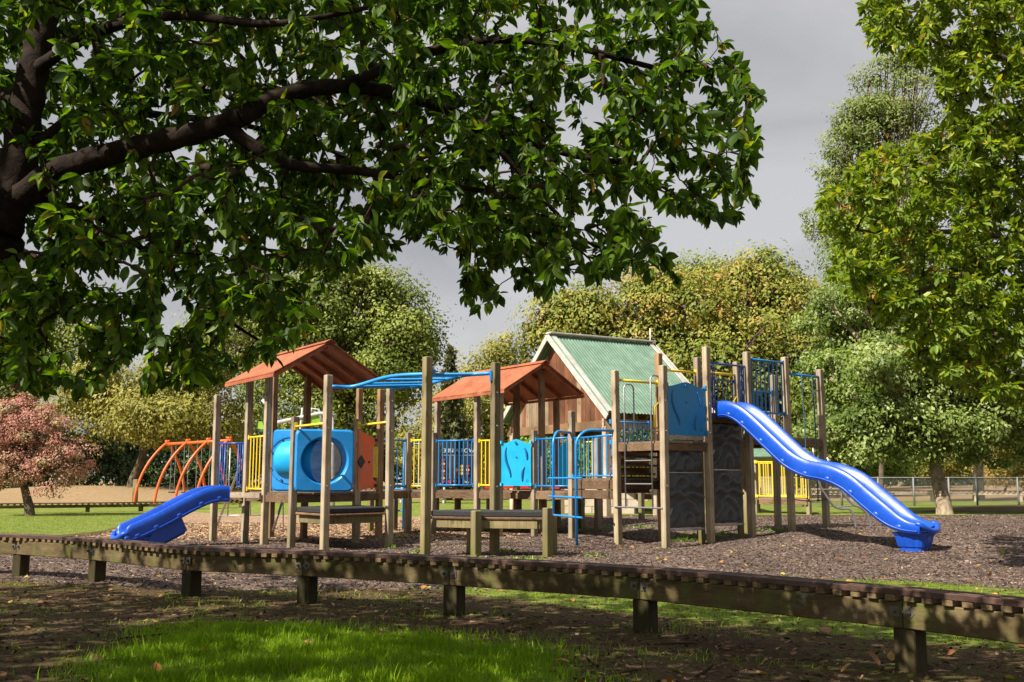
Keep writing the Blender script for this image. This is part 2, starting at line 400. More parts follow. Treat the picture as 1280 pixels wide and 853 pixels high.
def m_ground():
    m, t, b = newmat('ground_soil_bark_and_turf')
    def att(n):
        a = N(t, 'ShaderNodeAttribute', attribute_name=n); return a.outputs['Fac']
    geo = N(t, 'ShaderNodeNewGeometry'); P = geo.outputs['Position']
    nb = noise(t, 26, 6, 0.75, P); nm = noise(t, 1.1, 5, 0.65, P); nl = noise(t, 0.25, 4, 0.6, P)
    ne = noise(t, 3.5, 5, 0.7, P)
    vo = N(t, 'ShaderNodeTexVoronoi'); vo.inputs['Scale'].default_value = 30
    t.links.new(P, vo.inputs['Vector'])
    vsep = N(t, 'ShaderNodeSeparateColor'); t.links.new(vo.outputs['Color'], vsep.inputs[0])
    soil = ramp(t, [(0.3, (0.035, 0.021, 0.012)), (0.55, (0.095, 0.060, 0.034)), (0.75, (0.19, 0.13, 0.08))], nb.outputs[0]).outputs[0]
    mossf = ramp(t, [(0.44, (0, 0, 0)), (0.60, (1, 1, 1))], ne.outputs[0]).outputs[0]
    mossl = ramp(t, [(0.40, (0, 0, 0)), (0.55, (1, 1, 1))], nm.outputs[0]).outputs[0]
    soil = mixc(t, mathn(t, 'MULTIPLY', mathn(t, 'MULTIPLY', mossf, mossl), 0.75), soil, (0.10, 0.115, 0.02))
    bark = ramp(t, [(0.0, (0.035, 0.025, 0.022)), (0.4, (0.10, 0.073, 0.062)), (0.8, (0.19, 0.145, 0.123)), (1.0, (0.32, 0.25, 0.21))], vsep.outputs[0]).outputs[0]
    bark = mixc(t, 1.0, bark, ramp(t, [(0.35, (0.72, 0.72, 0.74)), (0.65, (1.2, 1.16, 1.1))], nm.outputs[0]).outputs[0], 'MULTIPLY')
    dry = ramp(t, [(0.0, (0.14, 0.09, 0.06)), (0.5, (0.33, 0.22, 0.14)), (1.0, (0.5, 0.35, 0.23))], vsep.outputs[0]).outputs[0]
    bark = mixc(t, att('dry'), bark, dry)
    turf = ramp(t, [(0.3, (0.09, 0.125, 0.02)), (0.55, (0.17, 0.21, 0.04)), (0.75, (0.30, 0.28, 0.09))], ne.outputs[0]).outputs[0]
    fld = ramp(t, [(0.3, (0.22, 0.15, 0.085)), (0.7, (0.34, 0.24, 0.13))], ne.outputs[0]).outputs[0]
    def edge(a):
        s = mathn(t, 'ADD', a, mathn(t, 'MULTIPLY', mathn(t, 'SUBTRACT', ne.outputs[0], 0.5), 0.9))
        return ramp(t, [(0.42, (0, 0, 0)), (0.58, (1, 1, 1))], s).outputs[0]
    c = mixc(t, edge(att('turf')), soil, turf)
    c = mixc(t, edge(att('field')), c, fld)
    c = mixc(t, edge(att('bark')), c, bark)
    t.links.new(c, b.inputs['Base Color']); b.inputs['Roughness'].default_value = 0.95
    b.inputs['Specular IOR Level'].default_value = 0.1
    bump(t, b, nb.outputs[0], 0.9, 0.03)
    return m
M['ground'] = m_ground()

# ------------------------------------------------------------------ mesh helpers
WL = {}                      # world location of every parent
def tag(o, label=None, cat=None, group=None, kind=None):
    if label: o['label'] = label
    if cat: o['category'] = cat
    if group: o['group'] = group
    if kind: o['kind'] = kind
    return o
def empty(name, loc, label, cat, group=None):
    o = bpy.data.objects.new(name, None); C.objects.link(o); o.location = loc
    o.empty_display_size = 0.2
    WL[o.name] = Vector(loc)
    return tag(o, label, cat, group)
def link(name, me, mat=None, parent=None, Mw=None):
    if mat is not None and not me.materials: me.materials.append(mat)
    o = bpy.data.objects.new(name, me); C.objects.link(o)
    Mw = Mw or Matrix.Identity(4)
    if parent is not None:
        o.parent = parent
        o.matrix_local = Matrix.Translation(-WL[parent.name]) @ Mw
        WL[o.name] = WL[parent.name] + o.matrix_local.to_translation()
    else:
        o.matrix_local = Mw; WL[o.name] = Mw.to_translation()
    return o
class MB:
    def __init__(s): s.v = []; s.f = []; s.sm = []
    def add(s, vs, fs, sm=False):
        b = len(s.v); s.v += [tuple(v) for v in vs]; s.f += [tuple(b + i for i in f) for f in fs]; s.sm += [sm] * len(fs); return s
    def box(s, c, size, R=None, ch=0.0):
        x, y, z = size[0] / 2, size[1] / 2, size[2] / 2
        R = R or Matrix.Identity(3); c = Vector(c)
        if ch <= 0:
            vs = [c + R @ Vector((a, b_, d)) for d in (-z, z) for a, b_ in ((-x, -y), (x, -y), (x, y), (-x, y))]
            return s.add(vs, [(3, 2, 1, 0), (4, 5, 6, 7), (0, 1, 5, 4), (1, 2, 6, 5), (2, 3, 7, 6), (3, 0, 4, 7)])
        def ring(k, zz):
            q = [(-x + k, -y), (x - k, -y), (x, -y + k), (x, y - k), (x - k, y), (-x + k, y), (-x, y - k), (-x, -y + k)]
            return q
        vs = []
        ins = [(-z, ch), (-z + ch, 0), (z - ch, 0), (z, ch)]
        for zz, k in ins:
            xx, yy = x - k, y - k
            q = [(-xx + ch, -yy), (xx - ch, -yy), (xx, -yy + ch), (xx, yy - ch), (xx - ch, yy), (-xx + ch, yy), (-xx, yy - ch), (-xx, -yy + ch)]
            vs += [c + R @ Vector((a, b_, zz)) for a, b_ in q]
        fs = [tuple(range(7, -1, -1)), tuple(range(24, 32))]
        for r in range(3):
            for i in range(8):
                j = (i + 1) % 8
                fs.append((r * 8 + i, r * 8 + j, r * 8 + 8 + j, r * 8 + 8 + i))
        return s.add(vs, fs)
    def beam(s, P, Q, w_, h_, ch=0.004, up=Vector((0, 0, 1))):
        P = Vector(P); Q = Vector(Q); d = Q - P; l = d.length
        if l < 1e-6: return s
        d = d / l; side = up.cross(d)
        if side.length < 1e-4: side = Vector((1, 0, 0))
        side.normalize(); u = d.cross(side)
        R = Matrix((d, side, u)).transposed()
        return s.box((P + Q) / 2, (l, w_, h_), R, ch)
    def tube(s, pts, r, seg=10, cap=True, closed=False):
        pts = [Vector(p) for p in pts]; n = len(pts)
        rr = r if hasattr(r, '__len__') else [r] * n
        vs = []; prev = None
        for i, p in enumerate(pts):
            if closed: d = pts[(i + 1) % n] - pts[i - 1]
            else: d = pts[min(i + 1, n - 1)] - pts[max(i - 1, 0)]
            d.normalize()
            if prev is None:
                a = Vector((0, 0, 1)) if abs(d.z) < 0.9 else Vector((1, 0, 0))
                x = a.cross(d).normalized()
            else:
                x = (prev - d * prev.dot(d)).normalized()
            prev = x; y = d.cross(x)
            for k in range(seg):
                t = 2 * PI * k / seg
                vs.append(p + (x * math.cos(t) + y * math.sin(t)) * rr[i])
        fs = []
        for i in range(n if closed else n - 1):
            a = i * seg; b = ((i + 1) % n) * seg
            for k in range(seg):
                j = (k + 1) % seg
                fs.append((a + k, a + j, b + j, b + k))
        s.add(vs, fs, True)
        if cap and not closed:
            b0 = len(s.v) - n * seg
            s.f.append(tuple(b0 + k for k in range(seg - 1, -1, -1))); s.sm.append(False)
            s.f.append(tuple(b0 + (n - 1) * seg + k for k in range(seg))); s.sm.append(False)
        return s
    def disc(s, c, n, r, th, seg=16):
        c = Vector(c); n = Vector(n).normalized()
        return s.tube([c, c + n * th], r, seg)
    def build(s, name, mat, parent=None, Mw=None):
        me = bpy.data.meshes.new(name)
        off = WL[parent.name] if parent is not None else Vector((0, 0, 0))
        vs = [(v[0] - off.x, v[1] - off.y, v[2] - off.z) for v in s.v]
        me.from_pydata(vs, [], s.f); me.materials.append(mat)
        if any(s.sm): me.polygons.foreach_set('use_smooth', s.sm)
        me.update()
        o = bpy.data.objects.new(name, me); C.objects.link(o)
        if parent is not None: o.parent = parent
        WL[o.name] = off.copy()
        return o
def bez(pts, n=8):
    """Catmull-Rom through points"""
    P = [Vector(p) for p in pts]; P = [2 * P[0] - P[1]] + P + [2 * P[-1] - P[-2]]; out = []
    for i in range(1, len(P) - 2):
        for k in range(n):
            t = k / n; a, b, c, d = P[i - 1:i + 3]
            out.append(0.5 * ((2 * b) + (c - a) * t + (2 * a - 5 * b + 4 * c - d) * t * t + (3 * b - a - 3 * c + d) * t ** 3))
    out.append(P[-2].copy()); return out

def np_mesh(name, V, Fq, mat, parent=None, tint=None, smooth=False, tris=False):
    """V: n x 3, Fq: m x k faces of equal size"""
    me = bpy.data.meshes.new(name); k = Fq.shape[1]
    off = WL[parent.name] if parent is not None else Vector((0, 0, 0))
    V = V - np.array(off)[None, :]
    me.vertices.add(len(V)); me.vertices.foreach_set('co', V.astype(np.float32).ravel())
    me.loops.add(Fq.size); me.loops.foreach_set('vertex_index', Fq.astype(np.int32).ravel())
    me.polygons.add(len(Fq)); me.polygons.foreach_set('loop_start', np.arange(0, Fq.size, k, dtype=np.int32))
    me.polygons.foreach_set('loop_total', np.full(len(Fq), k, dtype=np.int32))
    if smooth: me.polygons.foreach_set('use_smooth', np.ones(len(Fq), bool))
    me.update(calc_edges=True)
    if tint is not None:
        a = me.attributes.new('tint', 'FLOAT', 'POINT'); a.data.foreach_set('value', tint.astype(np.float32))
    me.materials.append(mat)
    o = bpy.data.objects.new(name, me); C.objects.link(o)
    if parent is not None: o.parent = parent
    WL[o.name] = off.copy()
    return o
# unit cylinder, z 0..1, radius 1
_cyl = {}
def cyl_mesh(mat, seg=8):
    k = (mat.name, seg)
    if k not in _cyl:
        b = MB().tube([(0, 0, 0), (0, 0, 1)], 1.0, seg)
        me = bpy.data.meshes.new('bar'); me.from_pydata(b.v, [], b.f); me.materials.append(mat)
        me.polygons.foreach_set('use_smooth', b.sm); _cyl[k] = me
    return _cyl[k]
def rod(name, P, Q, r, mat, parent, seg=8):
    P = Vector(P); Q = Vector(Q); d = Q - P
    q = d.to_track_quat('Z', 'Y').to_matrix().to_4x4()
    Mw = Matrix.Translation(P) @ q @ Matrix.Diagonal((r, r, d.length, 1))
    return link(name, cyl_mesh(mat, seg), None, parent, Mw)

# ------------------------------------------------------------------ ground
def gp(pts): return [tuple(G(x, y)[:2]) for x, y in pts]
Z_bark = gp([(-300, 712), (0, 724), (200, 738), (400, 737), (560, 738), (620, 728), (800, 722), (1000, 722), (1130, 727), (1280, 738), (1500, 757),
             (1500, 648), (1280, 645), (1160, 644), (1000, 645), (800, 646), (600, 648), (400, 645), (230, 640), (190, 641), (172, 652), (140, 667), (60, 675), (0, 676), (-300, 682)])
Z_strip = gp([(560, 742), (620, 728), (800, 722), (1000, 722), (1130, 727), (1280, 738), (1500, 757), (1500, 840), (1280, 813), (1140, 802), (1000, 788), (800, 767), (640, 750)])
Z_front = gp([(40, 950), (100, 870), (160, 815), (220, 787), (300, 780), (450, 789), (560, 800), (640, 812), (695, 830), (700, 860), (730, 950)])
Z_left = gp([(-500, 700), (-300, 682), (0, 674), (100, 667), (140, 662), (165, 652), (185, 643), (100, 641), (0, 643), (-300, 650)])
Z_field = [tuple(v) for v in [(-60, 45), (-16, 47), (-13, 60), (-16, 78), (-60, 80)]]
Z_field2 = [tuple(v) for v in [(12, 44), (60, 42), (80, 90), (14, 90)]]
Z_far_soil = gp([(1150, 640), (1290, 642), (1500, 645), (1500, 633), (1290, 631), (1200, 632)])
xs = np.unique(np.concatenate([np.linspace(-400, -60, 12), np.linspace(-60, -12, 33), np.linspace(-12, 14, 131), np.linspace(14, 60, 31), np.linspace(60, 400, 12)]))
ys = np.unique(np.concatenate([np.linspace(-40, 3, 12), np.linspace(3, 14, 74), np.linspace(14, 40, 105), np.linspace(40, 100, 41), np.linspace(100, 700, 13)]))
X, Y = np.meshgrid(xs, ys)
Zg = gh(X, Y)
near = (Y > 3) & (Y < 40) & (X > -12) & (X < 14)
Zg = Zg + np.where(near, 0.012 * np.sin(X * 2.1 + np.sin(Y * 1.3)) * np.cos(Y * 1.7 + X * 0.6), 0)
def zone(poly, soft=0.5): return np.clip(0.5 + sdist(poly, X.ravel(), Y.ravel()) / soft * 0.5, 0, 1)
wb = zone(Z_bark, 0.35)
wt = np.maximum.reduce([zone(Z_strip, 0.3), zone(Z_front, 0.35), zone(Z_left, 0.6), (Y.ravel() > 26).astype(float) * 0.95])
wt = np.where(zone(Z_far_soil, 1.5) > 0.5, 0.1, wt)
wf = np.maximum.reduce([zone(Z_field, 3), zone(Z_field2, 3), smooth((Y.ravel() - 42) / 6)])
dryw = smooth((Y.ravel() - 17.5) / 4.0) * smooth((1.0 - X.ravel()) / 3.0) * 0.9
ny, nx = X.shape
idx = np.arange(nx * ny).reshape(ny, nx)
Fg = np.stack([idx[:-1, :-1].ravel(), idx[:-1, 1:].ravel(), idx[1:, 1:].ravel(), idx[1:, :-1].ravel()], 1)
g = np_mesh('ground', np.stack([X.ravel(), Y.ravel(), Zg.ravel()], 1), Fg, M['ground'], smooth=True)
for nme, arr in (('bark', wb), ('turf', wt), ('field', wf), ('dry', dryw)):
    a = g.data.attributes.new(nme, 'FLOAT', 'POINT'); a.data.foreach_set('value', arr.astype(np.float32))
tag(g, 'brown soil, bark mulch bed and grass around the playground', None, None, 'structure')
def gz(x, y):
    z = gh(x, y)
    nr = (y > 3) & (y < 40) & (x > -12) & (x < 14)
    return z + np.where(nr, 0.012 * np.sin(x * 2.1 + np.sin(y * 1.3)) * np.cos(y * 1.7 + x * 0.6), 0)

# ------------------------------------------------------------------ scatter helpers
def rotmats(n, tilt=1.0, up=None):
    """random rotations: yaw free, tilt spread"""
    yaw = RNG.uniform(0, 2 * PI, n); a = RNG.normal(0, tilt, n); b = RNG.normal(0, tilt, n)
    cy, sy = np.cos(yaw), np.sin(yaw); ca, sa = np.cos(a), np.sin(a); cb, sb = np.cos(b), np.sin(b)
    Rz = np.zeros((n, 3, 3)); Rz[:, 0, 0] = cy; Rz[:, 0, 1] = -sy; Rz[:, 1, 0] = sy; Rz[:, 1, 1] = cy; Rz[:, 2, 2] = 1
    Rx = np.zeros((n, 3, 3)); Rx[:, 0, 0] = 1; Rx[:, 1, 1] = ca; Rx[:, 1, 2] = -sa; Rx[:, 2, 1] = sa; Rx[:, 2, 2] = ca
    Ry = np.zeros((n, 3, 3)); Ry[:, 1, 1] = 1; Ry[:, 0, 0] = cb; Ry[:, 0, 2] = sb; Ry[:, 2, 0] = -sb; Ry[:, 2, 2] = cb
    return Rz @ Rx @ Ry
LEAF_V = np.array([(0, 0, 0), (0.0, .25, -.02), (0, .55, -.03), (0, .8, -.06), (0, 1.0, -.14),
                   (-.20, .18, .035), (-.27, .45, .05), (-.19, .74, .0), (.20, .18, .035), (.27, .45, .05), (.19, .74, .0)], float)
LEAF_F3 = np.array([(0, 5, 1), (5, 6, 1), (6, 2, 1), (6, 7, 2), (7, 3, 2), (7, 4, 3), (0, 1, 8), (8, 1, 9), (9, 1, 2), (9, 2, 10), (10, 2, 3), (10, 3, 4)])
_sd = ((.10, .15), (.30, .265), (.52, .28), (.74, .19), (.91, .075))
HI_V = np.array([(0, 0, 0), (0, 1.04, -.15)] + [(-w_h, t_, .06 * math.sin(PI * t_) - .13 * t_ * t_ + .02) for t_, w_h in _sd] + [(w_h, t_, .06 * math.sin(PI * t_) - .13 * t_ * t_ + .02) for t_, w_h in _sd], float)
HI_F = np.array([(0, 1, 6, 5, 4, 3, 2), (0, 7, 8, 9, 10, 11, 1)])
MD_V = np.array([(0, 0, 0), (0, 1.0, -.12), (-.20, .25, .04), (-.19, .68, .02), (.20, .25, .04), (.19, .68, .02)], float)
MD_F = np.array([(0, 1, 3, 2), (0, 4, 5, 1)])
KITE_V = np.array([(0, 0, 0), (-.26, .42, .05), (0, 1, -.08), (.26, .42, .05)], float)
KITE_F = np.array([(0, 3, 2, 1)])
def scatter(name, P, size, mat, parent=None, tmpl=(KITE_V, KITE_F), R=None, tilt=0.9, tint=None):
    n = len(P); V0, F0 = tmpl; k = len(V0)
    if R is None: R = rotmats(n, tilt)
    V = np.einsum('nij,kj->nki', R, V0) * np.asarray(size).reshape(-1, 1, 1) + P[:, None, :]
    Fa = (F0[None, :, :] + (np.arange(n) * k)[:, None, None]).reshape(-1, F0.shape[1])
    if tint is None: tint = RNG.random(n)
    return np_mesh(name, V.reshape(-1, 3), Fa, mat, parent, np.repeat(tint, k))

# ------------------------------------------------------------------ PLAY STRUCTURE
TH = math.radians(38)
U = Vector((math.cos(TH), math.sin(TH), 0)); Wv = Vector((-math.sin(TH), math.cos(TH), 0))
RU = Matrix.Rotation(TH, 3, 'Z')
PS = empty('play_structure', (0, 18.5, 0), 'large wooden playground climbing structure with blue slides, orange roofs and coloured railings', 'play structure')
def hgt(px, py, Yd): return PD(px, py, Yd).z
def post(x, y, top, mat='post', s=0.11, name='post', cap=True):
    z0 = float(gz(np.array(x), np.array(y)))
    lean = (random.uniform(-.006, .006), random.uniform(-.006, .006))
    b = MB(); h = top - z0 + 0.1
    b.box((0, 0, 0), (s, s, h), None, 0.008)
    o = b.build(name, M[mat])
    C.objects.unlink(o); me = o.data; bpy.data.objects.remove(o)
    R = Matrix.Rotation(TH + random.uniform(-.04, .04), 4, 'Z') @ Matrix.Rotation(lean[0], 4, 'X') @ Matrix.Rotation(lean[1], 4, 'Y')
    return link(name, me, None, PS, Matrix.Translation((x, y, z0 - 0.1 + h / 2)) @ R)
PT = {}
def ppx(key, bx, by, ty, mat='post', s=0.11):
    g_ = G(bx, by); top = hgt(bx, ty, g_.y)
    PT[key] = Vector((g_.x, g_.y, 0)); post(g_.x, g_.y, top, mat, s)
def pxy(key, x, y, top, mat='post', s=0.11):
    PT[key] = Vector((x, y, 0)); post(x, y, top, mat, s)
ppx('L1', 265.5, 676.5, 494); ppx('L2', 305.5, 677.5, 474); ppx('L3', 329.5, 680.5, 471)
ppx('L3b', 338, 671.5, 468, 'post_brown', 0.10); ppx('L4', 364, 684.5, 521); ppx('T383', 379.5, 673.5, 455, 'post_brown')
ppx('L5', 405, 690, 469); ppx('R409', 406.5, 677, 441, 'post'); ppx('S445', 444, 679, 524)
ppx('R448', 446, 668, 486, 'post_brown'); ppx('R474', 473, 673, 487, 'post_brown'); ppx('M485', 485.5, 684.5, 484)
ppx('F532', 531.5, 694, 446.5, 'post_dark', 0.12); ppx('F595', 595, 697, 638.5, 'post_dark', 0.12)
ppx('F618', 618.5, 694, 453.5, 'post_dark', 0.115); ppx('P685', 684.5, 698, 635, 'post_dark', 0.11)
ppx('P509', 509, 666, 541); ppx('P541', 541, 667, 541); ppx('P668', 668, 670, 538); ppx('P715', 715.5, 673, 514)
ppx('U463', 463, 664, 615, 'post_dark'); ppx('U493', 493, 663, 615, 'post_dark')
pxy('P545', -1.64, 21.83, 2.84); pxy('P596', -0.72, 20.70, 2.84); pxy('P624', -0.246, 19.99, 2.83)
pxy('P676', 0.615, 20.6, 3.36, 'post_brown'); pxy('P647', 0.10, 21.2, 3.30, 'post_brown'); pxy('P696', 0.97, 21.6, 2.84, 'post_brown')
pxy('P697', 0.98, 22.4, 0.86, 'post_dark'); pxy('P560', -1.2, 22.3, 0.86, 'post_dark')
B = Vector((2.51, 16.5, 0)); mod = 1.095
PT['B'] = B
def tw(a, b): return B + U * (a * mod) + Wv * (b * mod)
post(B.x, B.y, 2.99)
for key, a, b, top in (('Cc', 1, 0, 3.39), ('D', 2, 0, 3.39), ('E', 3.03, 0, 3.38), ('Ff', 4.01, 0, 3.22), ('A', 0, 1.03, 3.0), ('Gg', 1, 1.03, 3.39),
                       ('H', 1.95, 1.03, 3.39), ('J', 3.0, 1.03, 3.39), ('K', 4.0, 1.0, 3.2)):
    p = tw(a, b); pxy(key, p.x, p.y, top, 'post' if key not in ('Gg',) else 'post_brown')
# under-deck posts near the walls
for a, b, t_ in ((0.93, 0.12, 1.7), (1.84, 0.10, 2.2), (2.55, 0.55, 1.85)):
    p = tw(a, b); post(p.x, p.y, t_, 'post_dark', 0.09)
for px, py in ((750, 649), (802, 650), (648, 663), (727, 660)):
    g_ = G(px, py); post(g_.x, g_.y, 0.92, 'post_dark')

def deck(quad, z, nb=8, mat='deck', fasc=(0, 1, 2, 3), fh=0.12, th=0.035):
    a, b, c, d = [Vector((q.x, q.y, z)) for q in quad]
    base = MB()
    for i in fasc:
        P, Q = [(a, b), (b, c), (c, d), (d, a)][i]
        dd = (Q - P).normalized() * 0.06
        dn = Vector((0, 0, -th - 0.003 - fh / 2))
        base.beam(P + dd + dn, Q - dd + dn, 0.045, fh, 0.004)
    o = base.build('deck', M['beam'], PS)
    for i in range(nb):
        t0 = (i + 0.03) / nb; t1 = (i + 0.97) / nb
        p = [a.lerp(d, t0), b.lerp(c, t0), b.lerp(c, t1), a.lerp(d, t1)]
        bd = MB(); dz = Vector((0, 0, th)); jz = Vector((0, 0, random.uniform(0, 0.003)))
        e = (p[1] - p[0]).normalized() * random.uniform(0.02, 0.05)
        p[0] = p[0] - e; p[3] = p[3] - e; p[1] = p[1] + e; p[2] = p[2] + e
        vs = [q - dz + jz for q in p] + [q + jz for q in p]
        bd.add(vs, [(3, 2, 1, 0), (4, 5, 6, 7), (0, 1, 5, 4), (1, 2, 6, 5), (2, 3, 7, 6), (3, 0, 4, 7)])
        bd.build('board', M[mat], o)
    return o
def V3(v, z): return Vector((v.x, v.y, z))
DZ = 0.88
b1 = PT['L4']; 
deck([PT['L2'], PT['L3'], PT['R409'], PT['L3b']], DZ, 7)
deck([PT['L3'], PT['L4'], PT['S445'], PT['R409']], DZ, 7)
deck([PT['R409'], PT['S445'], PT['R474'], PT['R448']], DZ, 7)
Q0 = Vector((-2.72, 20.7, 0))
deck([PT['R474'] , PT['P509'], Vector((-2.3, 22.4, 0)), PT['R448']], DZ, 8)
deck([PT['P509'], PT['P541'], Vector((-1.7, 22.5, 0)), Vector((-2.3, 22.4, 0))], DZ, 6)
deck([PT['P541'], PT['P596'], Vector((-0.5, 22.5, 0)), Vector((-1.7, 22.5, 0))], DZ, 8)
deck([PT['P596'], PT['P668'], Vector((0.7, 22.2, 0)), Vector((-0.5, 22.5, 0))], DZ, 8)
deck([PT['P668'], PT['P715'], Vector((1.75, 20.6, 0)), Vector((0.7, 22.2, 0))], DZ, 8)
deck([PT['P715'], PT['A'], PT['A'] + U * 1.1, PT['P715'] + U * 1.1], 1.13, 8, fh=0.16)
deck([PT['A'], PT['B'], PT['Cc'], PT['Gg']], 1.74, 8)
deck([PT['Cc'], PT['D'], PT['J'], PT['H']], 2.25, 8)
deck([PT['D'], PT['E'], PT['J'] + U * 0, PT['J']], 1.88, 4)
deck([PT['E'], PT['Ff'], PT['K'], PT['J']], 1.88, 8)
# heavy beams below raised deck and small outriggers
bm = MB()
bm.beam(V3(PT['P715'], 0.84) + Wv * -0.07, V3(PT['A'], 0.84), 0.06, 0.15)
bm.build('beam', M['beam'], PS)
bm = MB(); bm.beam(V3(PT['L2'], 0.79) - U * 0.07, V3(PT['L1'], 0.79), 0.08, 0.09); bm.build('beam', M['beam'], PS)
bb = MB(); bb.beam(V3(PT['L1'], 0.83) + Vector((0.0, -0.08, 0)), V3(PT['L3'], 0.83) - Vector((0.06, 0.09, 0)), 0.05, 0.09); bb.build('board', M['pale_board'], PS)
bb = MB(); bb.beam(V3(PT['B'], 1.80) + U * 0.10, V3(PT['Cc'], 1.80) - U * 0.12, 0.03, 0.07); bb.build('board', M['pale_board'], PS)
# steps between raised deck and tower deck, seen through the ladder bay
s0 = PT['A'] + U * 0.15; s1 = PT['A'] + U * 0.15
for i in range(4):
    st = MB(); z = 1.20 + i * 0.15
    c0 = PT['A'] + U * 1.02 + Wv * (0.16 - 0.10 * i)
    st.beam(V3(c0 - U * 0.95, z), V3(c0, z), 0.20, 0.035)
    st.build('step', M['deck'], PS)
for i in range(-2, 3):
    st = MB(); st.beam(V3(PT['A'] + U * 0.08, 1.25 + 0.16 * i) + Wv * 0.22, V3(PT['Gg'] - U * 0.08, 1.25 + 0.16 * i) + Wv * 0.22, 0.03, 0.13)
    st.build('riser', M['beam'], PS)

def railing(P, Q, zb, zt, n, mat, rb=0.011, rr=0.018, inset=0.07, skip=None, name='railing', zb2=None, zt2=None, lab=None):
    P = Vector((P[0], P[1], 0)); Q = Vector((Q[0], Q[1], 0)); d = (Q - P).normalized()
    P = P + d * inset; Q = Q - d * inset
    zb2 = zb if zb2 is None else zb2; zt2 = zt if zt2 is None else zt2
    b = MB()
    b.tube([V3(P, zt), V3(Q, zt2)], rr, 10)
    b.box(V3(P, zt), (0.05, 0.04, 0.075), RU); b.box(V3(Q, zt2), (0.05, 0.04, 0.075), RU)
    o = b.build(name, M[mat], PS)
    b = MB(); b.tube([V3(P, zb), V3(Q, zb2)], rr, 10)
    b.box(V3(P, zb), (0.05, 0.04, 0.075), RU); b.box(V3(Q, zb2), (0.05, 0.04, 0.075), RU)
    b.build('bottom_rail', M[mat], o)
    if lab: o['label'] = lab
    for i in range(n):
        if skip and i in skip: continue
        t = (i + 0.5) / n
        p = P.lerp(Q, t)
        rod('bar', V3(p, zb + (zb2 - zb) * t), V3(p, zt + (zt2 - zt) * t), rb, M[mat], o)
    return o
# slide entry panels: bars at both sides, open middle
def entry(P, Q, zb, zt, mat, nb=3):
    P = Vector((P.x, P.y, 0)); Q = Vector((Q.x, Q.y, 0)); d = (Q - P).normalized(); L_ = (Q - P).length
    b = MB(); b.tube([V3(P, zt) + d * 0.06, V3(Q, zt) - d * 0.06], 0.018, 10)
    o = b.build('slide_entry_rail', M[mat], PS)
    for s, O in ((1, P), (-1, Q)):
        lo = MB()
        x0 = 0.10; x1 = 0.10 + 0.05 * (nb - 1)
        arc = [V3(O, zt) + d * s * x0] + [V3(O, zb) + d * s * x0 + Vector((0, 0, 0.06))]
        pts = [V3(O, zt) + d * s * x0, V3(O, zb + 0.05) + d * s * x0]
        for k in range(6):
            a = PI * k / 5; r_ = (x1 - x0) / 2
            pts.append(V3(O, zb + 0.05 - math.sin(a) * r_) + d * s * (x0 + r_ - math.cos(a) * r_))
        pts.append(V3(O, zt) + d * s * x1)
        lo.tube(pts, 0.013, 8); lo.build('hand_loop', M[mat], o)
        if nb > 2:
            rod('bar', V3(O, zb + 0.03) + d * s * (x0 + x1) / 2, V3(O, zt) + d * s * (x0 + x1) / 2, 0.012, M[mat], o)
entry(PT['L1'], PT['L2'], 0.97, 1.76, 'navy', 3)
entry(PT['Cc'], PT['D'], 2.36, 3.12, 'navy', 3)
railing(PT['L2'], PT['L3'], 0.94, 1.86, 5, 'yellow', 0.014, lab='short yellow barred railing beside the small slide')
railing(Q0 - Vector((0.1, 0, 0)), PT['P509'], 0.96, 1.93, 5, 'blue')
railing(PT['P509'] + Vector((0.02, 0, 0)), PT['P541'], 0.97, 1.93, 4, 'yellow', 0.013)
railing(PT['P541'] + Vector((0, 0, 0)), PT['P596'], 0.99, 1.91, 9, 'blue', 0.014)
railing(PT['P596'], PT['P624'] + Vector((0.05, 0.3, 0)), 0.99, 1.90, 5, 'yellow', 0.014)
railing(PT['P668'], PT['P715'], 0.98, 1.90, 8, 'blue')
railing(PT['P715'] + U * 0.0, PT['A'], 1.17, 1.88, 9, 'brightblue', 0.012, 0.016)
railing(PT['A'] + Wv * 0.2, PT['Gg'] + Wv * 0.2, 1.76, 2.12, 8, 'brightblue', 0.013, 0.016)
railing(PT['D'], PT['E'], 2.31, 3.27, 8, 'blue', 0.014, 0.02, lab='blue barred railing high on the tower right of the wave slide')
railing(PT['J'], PT['K'], 1.95, 2.85, 8, 'blue', 0.012, 0.016)
railing(PT['H'], PT['J'], 2.31, 3.0, 7, 'navy', 0.012, 0.016)
# rear edge railings
railing((-2.3, 22.4), (-1.7, 22.5), 0.97, 1.9, 5, 'blue'); railing((-0.45, 22.5), (0.65, 22.2), 0.97, 1.55, 8, 'yellow')
railing((0.75, 22.1), (1.75, 20.6), 0.97, 1.88, 9, 'yellow')
for p in ((-2.3, 22.4), (-1.7, 22.5), (-0.5, 22.5), (0.7, 22.2), (1.75, 20.6)): post(p[0], p[1], 1.95)
# overhead bars
def bar(P, Q, z1, z2, mat, r=0.021, flange=True):
    P = Vector(P); Q = Vector(Q); d = (Q - P).normalized()
    b = MB(); b.tube([V3(P + d * 0.06, z1), V3(Q - d * 0.06, z2)], r, 12)
    if flange:
        for E_, z in ((P + d * 0.055, z1), (Q - d * 0.055, z2)):
            b.beam(V3(E_, z), V3(E_ + d * 0.012, z), 0.06, 0.13)
    return b.build('safety_bar', M[mat], PS)
bar(PT['L4'], PT['L5'], 1.98, 1.98, 'yellow', 0.02); bar(PT['S445'], PT['M485'], 2.06, 2.06, 'yellow', 0.02)
bar(PT['A'], PT['Gg'], 2.84, 2.84, 'yellow', 0.024); bar(PT['Gg'], PT['H'], 3.1, 3.1, 'yellow', 0.024); bar(PT['H'], PT['J'], 3.13, 3.13, 'yellow', 0.024)
bar(PT['E'], PT['Ff'], 3.07, 3.07, 'blue', 0.026)

